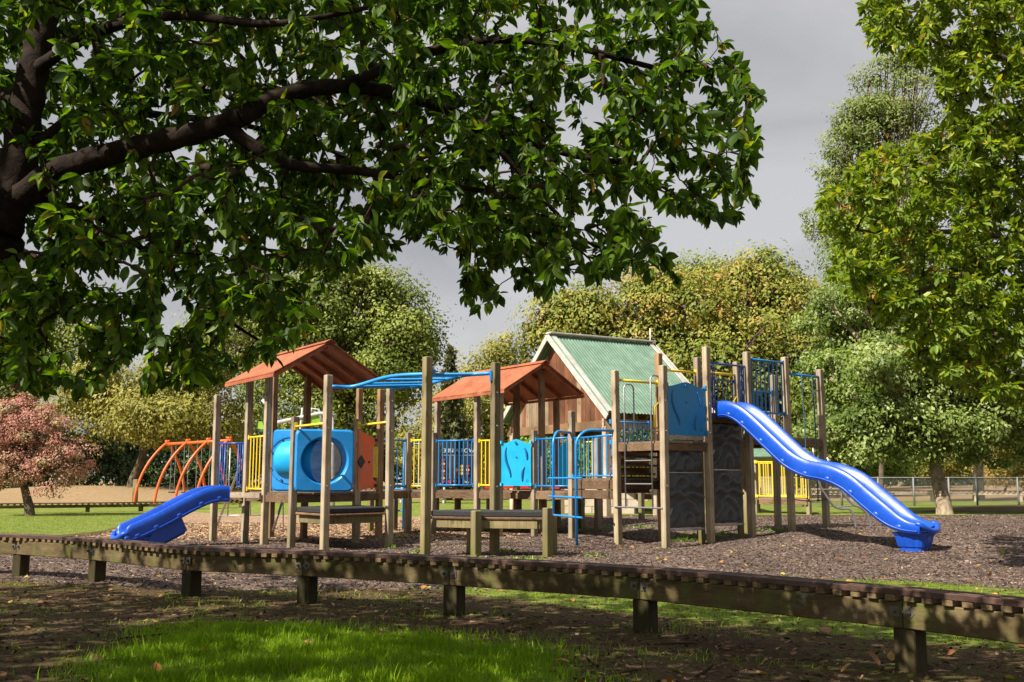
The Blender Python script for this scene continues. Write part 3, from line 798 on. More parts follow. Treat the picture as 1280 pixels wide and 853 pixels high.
# monkey bars
mk = MB()
r1 = bez([V3(PT['L5'], 2.56) + Vector((0.06, 0, 0)), V3(PT['L5'], 2.57) + Vector((0.38, 0.12, 0)), V3(PT['F532'], 2.69) + Vector((-0.62, 0.42, 0)), V3(PT['F532'], 2.70) + Vector((0.02, 0.10, 0))], 6)
r2 = bez([V3(PT['M485'], 2.62) + Vector((0.0, -0.02, 0)), V3(PT['M485'], 2.64) + Vector((0.55, -0.38, 0.0)), V3(PT['F618'], 2.68) + Vector((-0.55, 0.22, 0)), V3(PT['F618'], 2.70) + Vector((-0.04, 0.0, 0))], 6)
mk.tube(r1, 0.030, 12); mk.tube(r2, 0.030, 12)
mk.box(V3(PT['M485'], 2.58), (0.09, 0.09, 0.06), RU); mk.box(V3(PT['F618'], 2.66) - Vector((0.07, 0, 0)), (0.03, 0.10, 0.16)); mk.box(V3(PT['F532'], 2.72) + Vector((0.09, 0.05, 0)), (0.05, 0.06, 0.09))
mo = mk.build('monkey_bars', M['brightblue'], PS)
mo['label'] = 'bright blue overhead ladder between the two mat platforms'
def at(pl, t):
    k = t * (len(pl) - 1); i = min(int(k), len(pl) - 2); return pl[i].lerp(pl[i + 1], k - i)
for i in range(8):
    t = 0.10 + 0.80 * i / 7
    rod('rung', at(r1, t), at(r2, t), 0.020, M['brightblue'], mo)

# mat platforms
def platform(poly, z, label):
    n = len(poly); ctr = sum(poly, Vector((0, 0, 0))) / n
    b = MB()
    def ringp(k, zz): return [V3(ctr.lerp(p, k), zz) for p in poly]
    for zz0, zz1, k0, name, mt in ((z - 0.085, z, 0.98, 'mat', 'rubber'), (z - 0.130, z - 0.088, 1.02, 'rim_board', 'deck')):
        q = MB()
        rings = [ringp(k0 - 0.02, zz0), ringp(k0, zz0 + 0.012), ringp(k0, zz1 - 0.015), ringp(k0 - 0.03, zz1)]
        vs = [v for r in rings for v in r]; fs = [tuple(range(n - 1, -1, -1)), tuple(range(3 * n, 4 * n))]
        for r in range(3):
            for i in range(n):
                fs.append((r * n + i, r * n + (i + 1) % n, (r + 1) * n + (i + 1) % n, (r + 1) * n + i))
        q.add(vs, fs)
        if name == 'mat': mat_o = q
        else: rim = q
    fr = MB()
    for i in range(n):
        P = ctr.lerp(poly[i], 0.88); Q = ctr.lerp(poly[(i + 1) % n], 0.88)
        fr.beam(V3(P, z - 0.192), V3(Q, z - 0.192), 0.06, 0.12)
    o = fr.build('platform', M['post_dark'], PS); o['label'] = label
    rim.build('rim_board', M['beam'], o); mat_o.build('mat', M['rubber'], o)
platform([PT['L4'] + Vector((0.05, 0, 0)), PT['L5'] + Vector((0, 0.08, 0)), PT['M485'] - Vector((0.05, 0.02, 0)), PT['S445'] + Vector((0.02, 0.02, 0))], 0.66, 'low left platform with ribbed black rubber mat top')
platform([PT['F532'] + Vector((0.06, 0.02, 0)), PT['F595'] + Vector((0, 0.10, 0)), PT['P685'] + Vector((-0.05, 0.06, 0)), Vector((0.62, 15.1, 0)), Vector((-0.65, 15.5, 0))], 0.655, 'low right platform with black rubber mat top on mossy posts')
post(0.60, 15.05, 0.58, 'post_dark'); post(-0.62, 15.4, 0.58, 'post_dark')

# roofs over the decks
def roof(N1, ln, hw, he, hr, label):
    d = Vector((-0.575, 0.818, 0)); p = Vector((0.818, 0.575, 0))
    N1 = Vector((N1[0], N1[1], 0))
    core = MB()
    # ridge board and eave plates
    core.beam(V3(N1, hr - 0.07) + d * 0.05, V3(N1 + d * ln, hr - 0.07) - d * 0.05, 0.04, 0.10)
    o = core.build('roof', M['roof'], PS); o['label'] = label
    for s in (-1, 1):
        th = 0.018; nseg = 2
        E0 = V3(N1 + p * s * hw, he); R0 = V3(N1 + p * s * 0.0, hr)
        for k in range(nseg):
            a0 = k / nseg + (0.0015 if k else 0); a1 = (k + 1) / nseg - (0.0015 if k < nseg - 1 else 0)
            q = [R0 + d * ln * a0, R0 + d * ln * a1, E0 + d * ln * a1, E0 + d * ln * a0]
            sh = MB(); up = Vector((0, 0, th))
            vs = [v for v in q] + [v + up for v in q]
            fc = [(0, 1, 2, 3), (7, 6, 5, 4), (0, 4, 5, 1), (1, 5, 6, 2), (2, 6, 7, 3), (3, 7, 4, 0)]
            if s < 0: fc = [f[::-1] for f in fc]
            sh.add(vs, fc); sh.build('roof_panel', M['roof'], o)
        cap = MB()
        cap.beam(V3(N1 - d * 0.03, hr + 0.018) + p * s * 0.055 + Vector((0, 0, -0.008)), V3(N1 + d * (ln + 0.03), hr + 0.018) + p * s * 0.055 + Vector((0, 0, -0.008)), 0.12, 0.012, 0, up=Vector((p.x * s * 0.5, p.y * s * 0.5, 0.85)))
        cap.build('ridge_cap', M['roof'], o)
        for k in range(5):
            f = 0.03 + 0.94 * k / 4
            rf = MB(); A_ = R0 + d * ln * f - Vector((0, 0, 0.045)) + p * s * 0.03; B_ = E0 + d * ln * f - Vector((0, 0, 0.045)) - p * s * 0.03
            rf.beam(A_, B_, 0.04, 0.07); rf.build('rafter', M['roof'], o)
        fa = MB(); fa.beam(E0 - Vector((0, 0, 0.04)), E0 + d * ln - Vector((0, 0, 0.04)), 0.022, 0.06); fa.build('fascia', M['roof'], o)
roof((-3.12, 16.95), 2.35, 1.0, 2.86, 3.45, 'orange gabled roof above the tunnel and small slide')
roof((0.684, 20.21), 2.87, 1.02, 2.87, 3.48, 'orange gabled roof above the middle deck')

# moulded panels ------------------------------------------------
def wave_panel(P, Q, zb, zt, mat, label, groove='groove'):
    P = Vector((P.x, P.y, 0)); Q = Vector((Q.x, Q.y, 0)); d = (Q - P).normalized()
    P = P + d * 0.065; Q = Q - d * 0.065; L_ = (Q - P).length; H_ = zt - zb
    nrm = Vector((d.y, -d.x, 0)); th = 0.03; n = 28
    topf = lambda t: zt - H_ * (0.03 + 0.075 * (1 - math.cos(2 * PI * t)) * 0) - H_ * 0.10 * (0.5 + 0.5 * math.cos(2 * PI * t)) ** 0.8 + H_ * 0.03 * (1 if (t < 0.04 or t > 0.96) else 0)
    b = MB(); front = []; back = []
    prof = [(P + (Q - P) * (i / n), topf(i / n)) for i in range(n + 1)]
    vs = []; 
    for off in (0, th):
        for p_, z in prof: vs.append(V3(p_, z) - nrm * off)
        for p_, z in prof: vs.append(V3(p_, zb) - nrm * off)
    m_ = n + 1; fs = []
    for i in range(n):
        fs.append((m_ + i, m_ + i + 1, i + 1, i))
        fs.append((2 * m_ + i, 2 * m_ + i + 1, 3 * m_ + i + 1, 3 * m_ + i))
        fs.append((i, i + 1, 2 * m_ + i + 1, 2 * m_ + i))
        fs.append((3 * m_ + i, 3 * m_ + i + 1, m_ + i + 1, m_ + i))
    fs += [(0, 2 * m_, 3 * m_, m_), (n, m_ + n, 3 * m_ + n, 2 * m_ + n)]
    b.add(vs, fs); o = b.build('wave_panel', M[mat], PS); o['label'] = label
    def rel(u, v): return V3(P + d * (L_ * u), zb + H_ * v) + nrm * 0.004
    for pts in ([(0.16, 0.80), (0.13, 0.68), (0.16, 0.52), (0.24, 0.38), (0.30, 0.26), (0.31, 0.18)], [(0.78, 0.80), (0.83, 0.72), (0.86, 0.62), (0.87, 0.54)], [(0.78, 0.40), (0.72, 0.32), (0.70, 0.20), (0.71, 0.10)]):
        pl = bez([rel(*p_) for p_ in pts], 5)
        gm = MB(); n_ = len(pl)
        gm.tube([q - nrm * 0.006 for q in pl], [0.012 + 0.012 * math.sin(PI * i / (n_ - 1)) for i in range(n_)], 8)
        gm.build('groove', M[groove], o)
    ct = MB(); ct.disc(rel(0.48, 0.90), nrm, 0.022, 0.02); ct.disc(rel(0.5, 0.6), nrm, 0.012, 0.012); ct.build('bolt', M[groove], o)
    # small raised emblem
    em = MB()
    for k in range(5):
        a = k * 2 * PI / 5
        em.disc(rel(0.86, 0.12) + d * 0.02 * math.cos(a) + Vector((0, 0, 0.02 * math.sin(a))), nrm, 0.007, 0.005, 8)
    em.build('emblem', M[mat], o)
    br = MB()
    for E_ in (P, Q):
        for z in (zb + 0.03, zb + H_ * 0.9): br.box(V3(E_, z), (0.04, 0.05, 0.06), RU)
    br.build('bracket', M[mat], o)
wave_panel(Vector((PT['P624'].x - 0.03, 19.86, 0)), PT['P668'] - Vector((0, 0.08, 0)), 0.98, 1.93, 'cyan', 'bright cyan moulded panel with wavy top on the middle deck')
wave_panel(PT['B'] - Wv * 0.02, PT['Cc'] - Wv * 0.02, 1.84, 2.77, 'panel', 'deep blue moulded panel with wavy top high on the tower')

# climbing walls
def climb(P, Q, zb, zt, label):
    P = Vector((P.x, P.y, 0)); Q = Vector((Q.x, Q.y, 0)); d = (Q - P).normalized(); nrm = Vector((d.y, -d.x, 0)); L_ = (Q - P).length
    b = MB(); b.tube([V3(P, zb) - d * 0.03, V3(Q, zb) + d * 0.03], 0.022, 10)
    o = b.build('climbing_wall', M['greyp'], PS); o['label'] = label
    z = zb + 0.02; ph = 0.92
    curves = [[(.05, .08), (.22, .22), (.32, .42), (.50, .50), (.70, .42), (.80, .28)], [(.38, .05), (.42, .2), (.55, .28), (.66, .18), (.66, .06)], [(.02, .60), (.25, .66), (.42, .58), (.62, .64), (.95, .56)],
              [(.15, .74), (.26, .90), (.46, .92), (.56, .80), (.44, .72)], [(.62, .84), (.78, .76), (.95, .86)], [(.86, .12), (.92, .3), (.95, .42)]]
    cp_ = [np.array([tuple(v[:2]) for v in bez([(a, c, 0) for a, c in cv], 8)]) for cv in curves]
    while z < zt - 0.05:
        z1 = min(z + ph, zt); nu, nv = 44, int(60 * (z1 - z) / ph)
        uu, vv = np.meshgrid(np.linspace(0, 1, nu), np.linspace(0, (z1 - z) / ph, nv))
        Hh = np.zeros(uu.shape)
        for i, cv in enumerate(cp_):
            dd = np.min(np.hypot(uu[..., None] - cv[:, 0], (vv[..., None] - cv[:, 1]) * 1.4), axis=-1)
            Hh = np.maximum(Hh, np.exp(-(dd / 0.085) ** 2) * (0.7 + 0.3 * ((i * 37) % 5) / 5))
            
        
        ed = np.minimum.reduce([uu, 1 - uu, vv, (z1 - z) / ph - vv]) / 0.04
        Hh = Hh * np.clip(ed, 0, 1) * 0.10
        V = np.zeros(uu.shape + (3,))
        for k in range(3): V[..., k] = P[k] + d[k] * L_ * uu + nrm[k] * Hh
        V[..., 2] = z + 0.008 + vv * ph * ((z1 - z - 0.016) / (z1 - z))
        idx_ = np.arange(nu * nv).reshape(nv, nu)
        Ff = np.stack([idx_[:-1, :-1].ravel(), idx_[:-1, 1:].ravel(), idx_[1:, 1:].ravel(), idx_[1:, :-1].ravel()], 1)
        np_mesh('wall_panel', V.reshape(-1, 3), Ff, M['wall'], o, smooth=True)
        bk = MB(); bk.beam(V3(P, z1) - nrm * 0.005, V3(Q, z1) - nrm * 0.005, 0.03, 0.016, 0); bk.build('seam_strip', M['greyp'], o)
        bk = MB(); bk.box((V3(P, (z + z1) / 2) + V3(Q, 0 + (z + z1) / 2)) / 2 - nrm * 0.03, (L_, 0.02, z1 - z - 0.01), Matrix((d, Vector((-d.y, d.x, 0)), Vector((0, 0, 1)))).transposed()); bk.build('backing_board', M['wall'], o)
        z = z1 + 0.006
climb(tw(0.07, 0.06), tw(0.90, 0.06), 0.28, 1.62, 'dark grey moulded climbing wall under the blue panel')
climb(tw(1.07, 0.06), tw(1.84, 0.06), 0.33, 2.10, 'dark grey moulded climbing wall under the top of the wave slide')

# tunnel --------------------------------------------------------
def rounded_panel(cx, cy, cz, dirv, wd, ht, dp, hole, mat, name, parent, label=None, seg=96, back_hole=True):
    """box with rounded corners and a round through hole, facing the normal of dirv"""
    d = Vector(dirv).normalized(); nrm = Vector((d.y, -d.x, 0)); c = Vector((cx, cy, cz))
    def outer(a, k=0.0):
        e = 14.0; ca, sa = math.cos(a), math.sin(a)
        r = 1.0 / ((abs(ca) ** e + abs(sa) ** e) ** (1 / e))
        return (wd / 2 - k) * r * ca, (ht / 2 - k) * r * sa
    rings = []
    def ringpts(f, off): return [c + d * f(2 * PI * i / seg)[0] + Vector((0, 0, f(2 * PI * i / seg)[1])) + nrm * off for i in range(seg)]
    hol = lambda k: (lambda a: ((hole + k) * math.cos(a), (hole + k) * math.sin(a)))
    seq = [(hol(0), -dp), (hol(0), -0.02), (hol(0.02), 0.0), (lambda a: outer(a, 0.03), 0.0), (lambda a: outer(a, 0.0), -0.03), (lambda a: outer(a, 0), -dp + 0.03), (lambda a: outer(a, 0.03), -dp), (hol(0), -dp)]
    vs = []
    for f, off in seq: vs += ringpts(f, off)
    fs = []
    for r in range(len(seq) - 1):
        for i in range(seg):
            j = (i + 1) % seg; fs.append((r * seg + i, r * seg + j, (r + 1) * seg + j, (r + 1) * seg + i))
    b = MB(); b.add(vs, fs, False)
    o = b.build(name, M[mat], parent)
    if label: o['label'] = label
    return o, c, d, nrm
tn = MB(); 
c1 = PD(362, 578, 17.35); c2 = PD(406, 577, 16.75)
tun, cc2, d2, n2 = rounded_panel(c2.x, c2.y, 1.42, (0.93, 0.36, 0), 0.99, 1.04, 0.16, 0.385, 'tunnel', 'crawl_tunnel', PS, 'blue plastic crawl tunnel with round opening beside the left mat platform')
p1, cc1, d1, n1_ = rounded_panel(c1.x, c1.y, 1.44, (0.96, -0.28, 0), 0.70, 1.07, 0.05, 0.30, 'tunnel', 'tunnel_end_panel', tun)
tb = MB()
def ringtube(pl, rads, seg=36):
    q = MB(); q.tube(pl, rads, seg, cap=False); return q
ringtube([cc2 - n2 * 0.10, cc2 - n2 * 0.34], [0.386, 0.36]).build('tunnel_tube', M['tubeinner'], tun)
ringtube([cc1 + n1_ * 0.03, cc1 + n1_ * 0.06 + Vector((0.12, -0.06, 0)), cc2 - n2 * 0.36], [0.33, 0.335, 0.36]).build('tunnel_tube', M['tubeinner'], tun)
fl = MB(); fl.tube([cc1 + n1_ * 0.005, cc1 + n1_ * 0.02], [0.40, 0.40], 36, cap=False)
for k in range(8):
    a = PI / 8 + k * PI / 4
    fl.disc(cc1 + d1 * 0.37 * math.cos(a) + Vector((0, 0, 0.37 * math.sin(a))) + n1_ * 0.012, n1_, 0.018, 0.012, 8)
fl.build('flange_bolt', M['black'], tun)
dm = MB()
vs = []; fs = []; sg = 24
for r in range(6):
    ph_ = r / 5 * PI / 2 * 0.96
    for i in range(sg):
        a = 2 * PI * i / sg
        vs.append(cc2 - n2 * (0.36 + 0.14 * math.cos(ph_) * 0 + 0.16 * math.cos(ph_)) + (d2 * math.cos(a) + Vector((0, 0, 1)) * math.sin(a)) * 0.355 * math.sin(ph_ + 0.02))
for r in range(5):
    for i in range(sg): fs.append((r * sg + i, r * sg + (i + 1) % sg, (r + 1) * sg + (i + 1) % sg, (r + 1) * sg + i))
dm.add(vs, fs, True)
def m_dome():
    m, t, b = newmat('scratched_clear_plastic')
    n1 = noise(t, 4, 4, 0.6, coords(t, (1, 1, 3)))
    r = ramp(t, [(0.35, (0.30, 0.36, 0.42)), (0.5, (0.70, 0.72, 0.74)), (0.7, (0.85, 0.85, 0.85))], n1.outputs[0])
    t.links.new(r.outputs[0], b.inputs['Base Color']); b.inputs['Roughness'].default_value = 0.25
    tr = N(t, 'ShaderNodeBsdfTranslucent'); tr.inputs[0].default_value = (0.9, 0.9, 0.9, 1)
    ms = N(t, 'ShaderNodeMixShader'); ms.inputs[0].default_value = 0.45
    t.links.new(b.outputs[0], ms.inputs[1]); t.links.new(tr.outputs[0], ms.inputs[2])
    tp_ = N(t, 'ShaderNodeBsdfTransparent'); m2 = N(t, 'ShaderNodeMixShader'); m2.inputs[0].default_value = 0.45
    t.links.new(ms.outputs[0], m2.inputs[1]); t.links.new(tp_.outputs[0], m2.inputs[2]); t.links.new(m2.outputs[0], t.nodes['Material Output'].inputs[0])
    return m
M['dome'] = m_dome()
dm.build('dome_window', M['dome'], tun)

# orange panel next to the tunnel
oa = PD(448, 577, 17.75); ob = PD(471, 577, 18.3); dd = (ob - oa); dd.z = 0; dn = dd.normalized(); nn = Vector((dn.y, -dn.x, 0))
op = MB(); prof = [(0, 0.93), (1, 0.95), (1, 1.05), (0.80, 1.13), (0.80, 1.70), (1, 1.80), (0.95, 1.84), (0, 1.98)]
vs = [V3(oa + dd * u, z) for u, z in prof] + [V3(oa + dd * u, z) - nn * 0.03 for u, z in prof]
k = len(prof); fs = [tuple(range(k)), tuple(range(2 * k - 1, k - 1, -1))] + [(i + k, (i + 1) % k + k, (i + 1) % k, i) for i in range(k)]
op.add(vs, fs); opo = op.build('orange_panel', M['orange'], PS)
q = MB(); q.box(V3(oa + dd * 0.12, 1.42) + nn * 0.015, (0.16, 0.02, 0.16), Matrix((dn, Vector((-dn.y, dn.x, 0)), Vector((0, 0, 1)))).transposed() @ Matrix.Rotation(PI / 4, 3, 'Y')); q.build('diamond_play_piece', M['black'], opo)
q = MB(); q.disc(V3(oa + dd * 0.58, 1.42), nn, 0.022, 0.012); q.disc(V3(oa + dd * 0.93, 1.0), nn, 0.03, 0.03); q.disc(V3(oa + dd * 0.93, 1.82), nn, 0.03, 0.03); q.build('bolt', M['black'], opo)
for i in range(4):
    st = MB(); u = 0.84 + 0.08 * i; st.beam(V3(oa + dd * u, 1.14) - nn * 0.02, V3(oa + dd * u, 1.70) - nn * 0.02, 0.022, 0.016, 0, up=nn); st.build('yellow_strip', M['yellow'], opo)

# three in a row game panel behind the blue railing
ga = PD(551, 577, 22.2); gb = PD(593, 577, 22.2)
gp_ = MB(); zc = (0.93 + 1.97) / 2
gp_.box(((ga.x + gb.x) / 2, 22.2, zc), (gb.x - ga.x, 0.04, 1.02), None, 0.01)
gpo = gp_.build('game_panel', M['black'], PS); gpo['label'] = 'black noughts style token game panel with white lettering behind the railing'
def text(s, x, y, z, size, mat, parent, rot=0.0):
    cu = bpy.data.curves.new('lettering', 'FONT'); cu.body = s; cu.size = size; cu.extrude = 0.002; cu.align_x = 'CENTER'; cu.materials.append(mat)
    to_ = bpy.data.objects.new('lettering_curve', cu); C.objects.link(to_); bpy.context.view_layer.update()
    me = bpy.data.meshes.new_from_object(to_.evaluated_get(bpy.context.evaluated_depsgraph_get())); bpy.data.objects.remove(to_)
    me.materials.clear(); me.materials.append(mat)
    o = bpy.data.objects.new('lettering', me); C.objects.link(o); o.parent = parent
    o.location = Vector((x, y, z)) - WL[parent.name]; o.rotation_euler = (PI / 2, rot, 0)
xm = (ga.x + gb.x) / 2
text('3 IN A ROW', xm + 0.03, 22.172, 1.70, 0.125, M['white'], gpo)
for i, ch in enumerate('3 in a row'):
    t = (i - 4.5) / 4.5
    text(ch, xm + 0.03 + t * 0.19, 22.172, 1.02 + 0.035 * (1 - t * t), 0.085, M['white'], gpo, t * 0.25)
tk = MB()
for i in range(7):
    x = ga.x + 0.06
    for mt_, want in (('redtok', 0), ('yeltok', 1)):
        if i % 2 == want:
            q = MB(); q.disc((x, 22.175, 1.06 + i * 0.078), (0, -1, 0), 0.034, 0.012, 14); q.build('token', M[mt_], gpo)
cols = {0.20: ['redtok'], 0.30: ['yeltok'] * 0, 0.36: ['redtok', 'yeltok'], 0.46: ['yeltok', 'yeltok', 'yeltok'], 0.60: ['redtok', 'yeltok', 'redtok']}
for xo, lst in cols.items():
    fr = MB(); fr.beam((ga.x + xo, 22.176, 1.12), (ga.x + xo, 22.176, 1.62), 0.012, 0.006, 0, up=Vector((0, 1, 0))); fr.build('slot_bar', M['greyp'], gpo)
    for i, mt_ in enumerate(lst):
        zb_ = 1.06 if xo == 0.20 else 1.24
        q = MB(); q.disc((ga.x + xo, 22.165, zb_ + i * 0.078), (0, -1, 0), 0.036, 0.014, 14); q.build('token', M[mt_], gpo)
q = MB(); q.beam((ga.x + 0.02, 22.178, 1.64), (gb.x - 0.02, 22.178, 1.64), 0.006, 0.012, 0); q.build('frame_line', M['greyp'], gpo)
# red panel, rounded cyan panel on rear edge
q = MB(); q.box((-0.12, 22.38, 1.42), (0.62, 0.03, 0.95), None, 0.008); q.build('red_panel', M['redp'], PS)
q = MB(); q.box((-0.1, 21.9, 0.945), (1.0, 0.03, 0.07)); q.build('kick_board', M['redp'], PS)
q = MB(); q.box((1.25, 21.0, 0.95), (0.9, 0.03, 0.08)); q.build('kick_board', M['redp'], PS)
rp = MB(); pr = [(-0.19, 0.98), (0.19, 0.98)] + [(0.19 * math.cos(a), 1.72 + 0.16 * math.sin(a)) for a in np.linspace(0, PI, 12)]
k = len(pr); vs = [(1.18 + u, 20.95, z) for u, z in pr] + [(1.18 + u, 20.98, z) for u, z in pr]
rp.add(vs, [tuple(range(k)), tuple(range(2 * k - 1, k - 1, -1))] + [(i + k, (i + 1) % k + k, (i + 1) % k, i) for i in range(k)]); rp.build('cyan_panel', M['cyan'], PS)

# blue arched ladder
al = MB()
gL = G(692, 677); gR = G(721, 682)
tL = V3(PT['P715'], 1.99); tR = V3(PT['A'], 1.95)
for g_, t_, x_ in ((gL, tL, 0.0), (gR, tR, 0)):
    h_ = t_ - Vector((g_.x, g_.y, t_.z)); h_.z = 0
    zt_ = t_.z
    al.tube([(g_.x, g_.y, -0.05), (g_.x, g_.y, zt_ - 0.30)] + [tuple(Vector((g_.x, g_.y, zt_ - 0.30)) + h_.normalized() * (0.28 * (1 - math.cos(a))) + Vector((0, 0, 0.30 * math.sin(a)))) for a in np.linspace(0.2, PI / 2, 7)] + [tuple(t_ - h_.normalized() * 0.05)], 0.024, 12)
alo = al.build('arched_ladder', M['brightblue'], PS); alo['label'] = 'bright blue arched tube ladder in front of the raised deck'
dl = (gR - gL); dl.z = 0
for z in (1.13, 0.80, 0.47):
    rod('rung', V3(gL - dl * 0.22, z), V3(gR + dl * 0.22, z), 0.018, M['brightblue'], alo)
# thin blue pole ladder left of the middle deck
g_ = G(503.5, 663); pl_ = MB(); pl_.tube([(g_.x, g_.y, 0), (g_.x, g_.y, 1.93)], 0.022, 10); plo = pl_.build('pole_ladder', M['brightblue'], PS)
for z in (0.42, 0.9): rod('rung', (g_.x - 0.2, g_.y + 0.1, z), (g_.x, g_.y, z), 0.015, M['brightblue'], plo)

# steel ladder with hand loops between tower posts A and B
Aa, Bb = PT['A'], PT['B']; dAB = (Bb - Aa); nAB = -U
lad = MB()
s1_ = Aa + dAB * 0.24 + nAB * 0.06; s2_ = Aa + dAB * 0.80 + nAB * 0.06
for s in (s1_, s2_):
    top_ = 2.74 if s is s1_ else 2.84
    q_ = [V3(s, 0.62), V3(s, top_ - 0.06), V3(s + U * 0.03, top_ - 0.015), V3(s + U * 0.06, top_), V3(s + U * 0.17, top_), V3(s + U * 0.21, top_ - 0.03), V3(s + U * 0.23, top_ - 0.08), V3(s + U * 0.23, 1.95), V3(s + U * 0.15, 1.9), V3(s + U * 0.03, 1.92)]
    lad.tube(q_, 0.014, 10)
lo_ = lad.build('steel_ladder', M['steel'], PS); lo_['label'] = 'galvanised steel ladder with tall hand loops on the tower'
for z in (1.42, 1.03): rod('rung', V3(s1_, z), V3(s2_, z), 0.013, M['steel'], lo_)
rod('foot_bar', V3(Aa + nAB * 0.06, 0.64), V3(Bb + nAB * 0.06, 0.64), 0.015, M['steel'], lo_)
# grey loop on post F, yellow loop
hl = MB(); pf = PT['Ff'] - U * 0.07
hl.tube([V3(pf, 2.15), V3(pf - U * 0.12, 2.15), V3(pf - U * 0.16, 2.2), V3(pf - U * 0.16, 2.75), V3(pf - U * 0.12, 2.8), V3(pf, 2.8)], 0.014, 8); hl.build('hand_loop', M['steel'], PS)
for key in ('Gg', 'J'):
    hl = MB(); pf = PT[key] - U * 0.06 - Wv * 0.02
    hl.tube([V3(pf, 2.0 if key == 'Gg' else 2.3), V3(pf - U * 0.10, 2.05 if key == 'Gg' else 2.35), V3(pf - U * 0.10, 2.4 if key == 'Gg' else 2.6), V3(pf, 2.48 if key == 'Gg' else 2.7)], 0.02, 8); hl.build('hand_loop', M['yellow'], PS)
# cargo net between posts E and F
E_, F_ = PT['E'] - Wv * 0.1, PT['Ff'] - Wv * 0.1
net = MB()
for k, t in enumerate((0.36, 0.66)):
    net.tube(bez([V3(E_.lerp(F_, t - 0.04), 3.05), V3(E_.lerp(F_, t), 2.2), V3(E_.lerp(F_, t), 1.3), V3(E_.lerp(F_, t), 0.72)], 4), 0.011, 6)
no = net.build('climbing_net', M['rope'], PS)
for z in (0.74, 1.16):
    q = MB(); q.tube([V3(E_.lerp(F_, t), z - 0.03 * math.sin(PI * t)) for t in np.linspace(0, 1, 8)], 0.010, 6)
    for t in (0.36, 0.66): q.box(V3(E_.lerp(F_, t), z - 0.025), (0.04, 0.04, 0.04), RU)
    q.build('cross_rope', M['ropeblack'], no)
# curved steel arch ladder right of the tower
ar = MB()
for pts in ([(1016, 560), (1022, 600), (1040, 630), (1050, 636), (1062, 637), (1068, 648), (1070, 661)], [(1034, 572), (1045, 603), (1064, 629), (1074, 634), (1082, 640), (1087, 650), (1089, 660)]):
    ar.tube(bez([PD(x, y, 18.9) for x, y in pts], 5), 0.021, 10)
aro = ar.build('steel_arch_ladder', M['steel'], PS)
for a_, b_ in (((1046, 634), (1070, 632)), ((1028, 612), (1051, 612))): rod('rung', PD(a_[0], a_[1], 18.9), PD(b_[0], b_[1], 18.9), 0.012, M['steel'], aro)
# small steel brace and pole shapes beneath the left deck
q = MB(); q.tube([G(311 - 40, 658) + Vector((0, 0, 0.0)), PD(303, 575, 21.5)], 0.028, 8); q.tube([PD(288, 560, 21.5), V3(PD(288, 560, 21.5), 0.35)], 0.015, 8); q.tube([PD(270, 645, 21.5), PD(330, 644, 21.5)], 0.012, 8); q.tube([PD(313, 645, 21.5), PD(313, 600, 21.5)], 0.012, 8); q.build('steel_climber', M['steel'], PS)
q = MB(); q.tube([PD(341, 664, 19.5), PD(353, 627, 19.5)], 0.024, 8); q.tube([PD(354, 627, 19.5), PD(354, 668, 19.5)], 0.01, 6); q.build('steel_climber', M['steel'], PS)

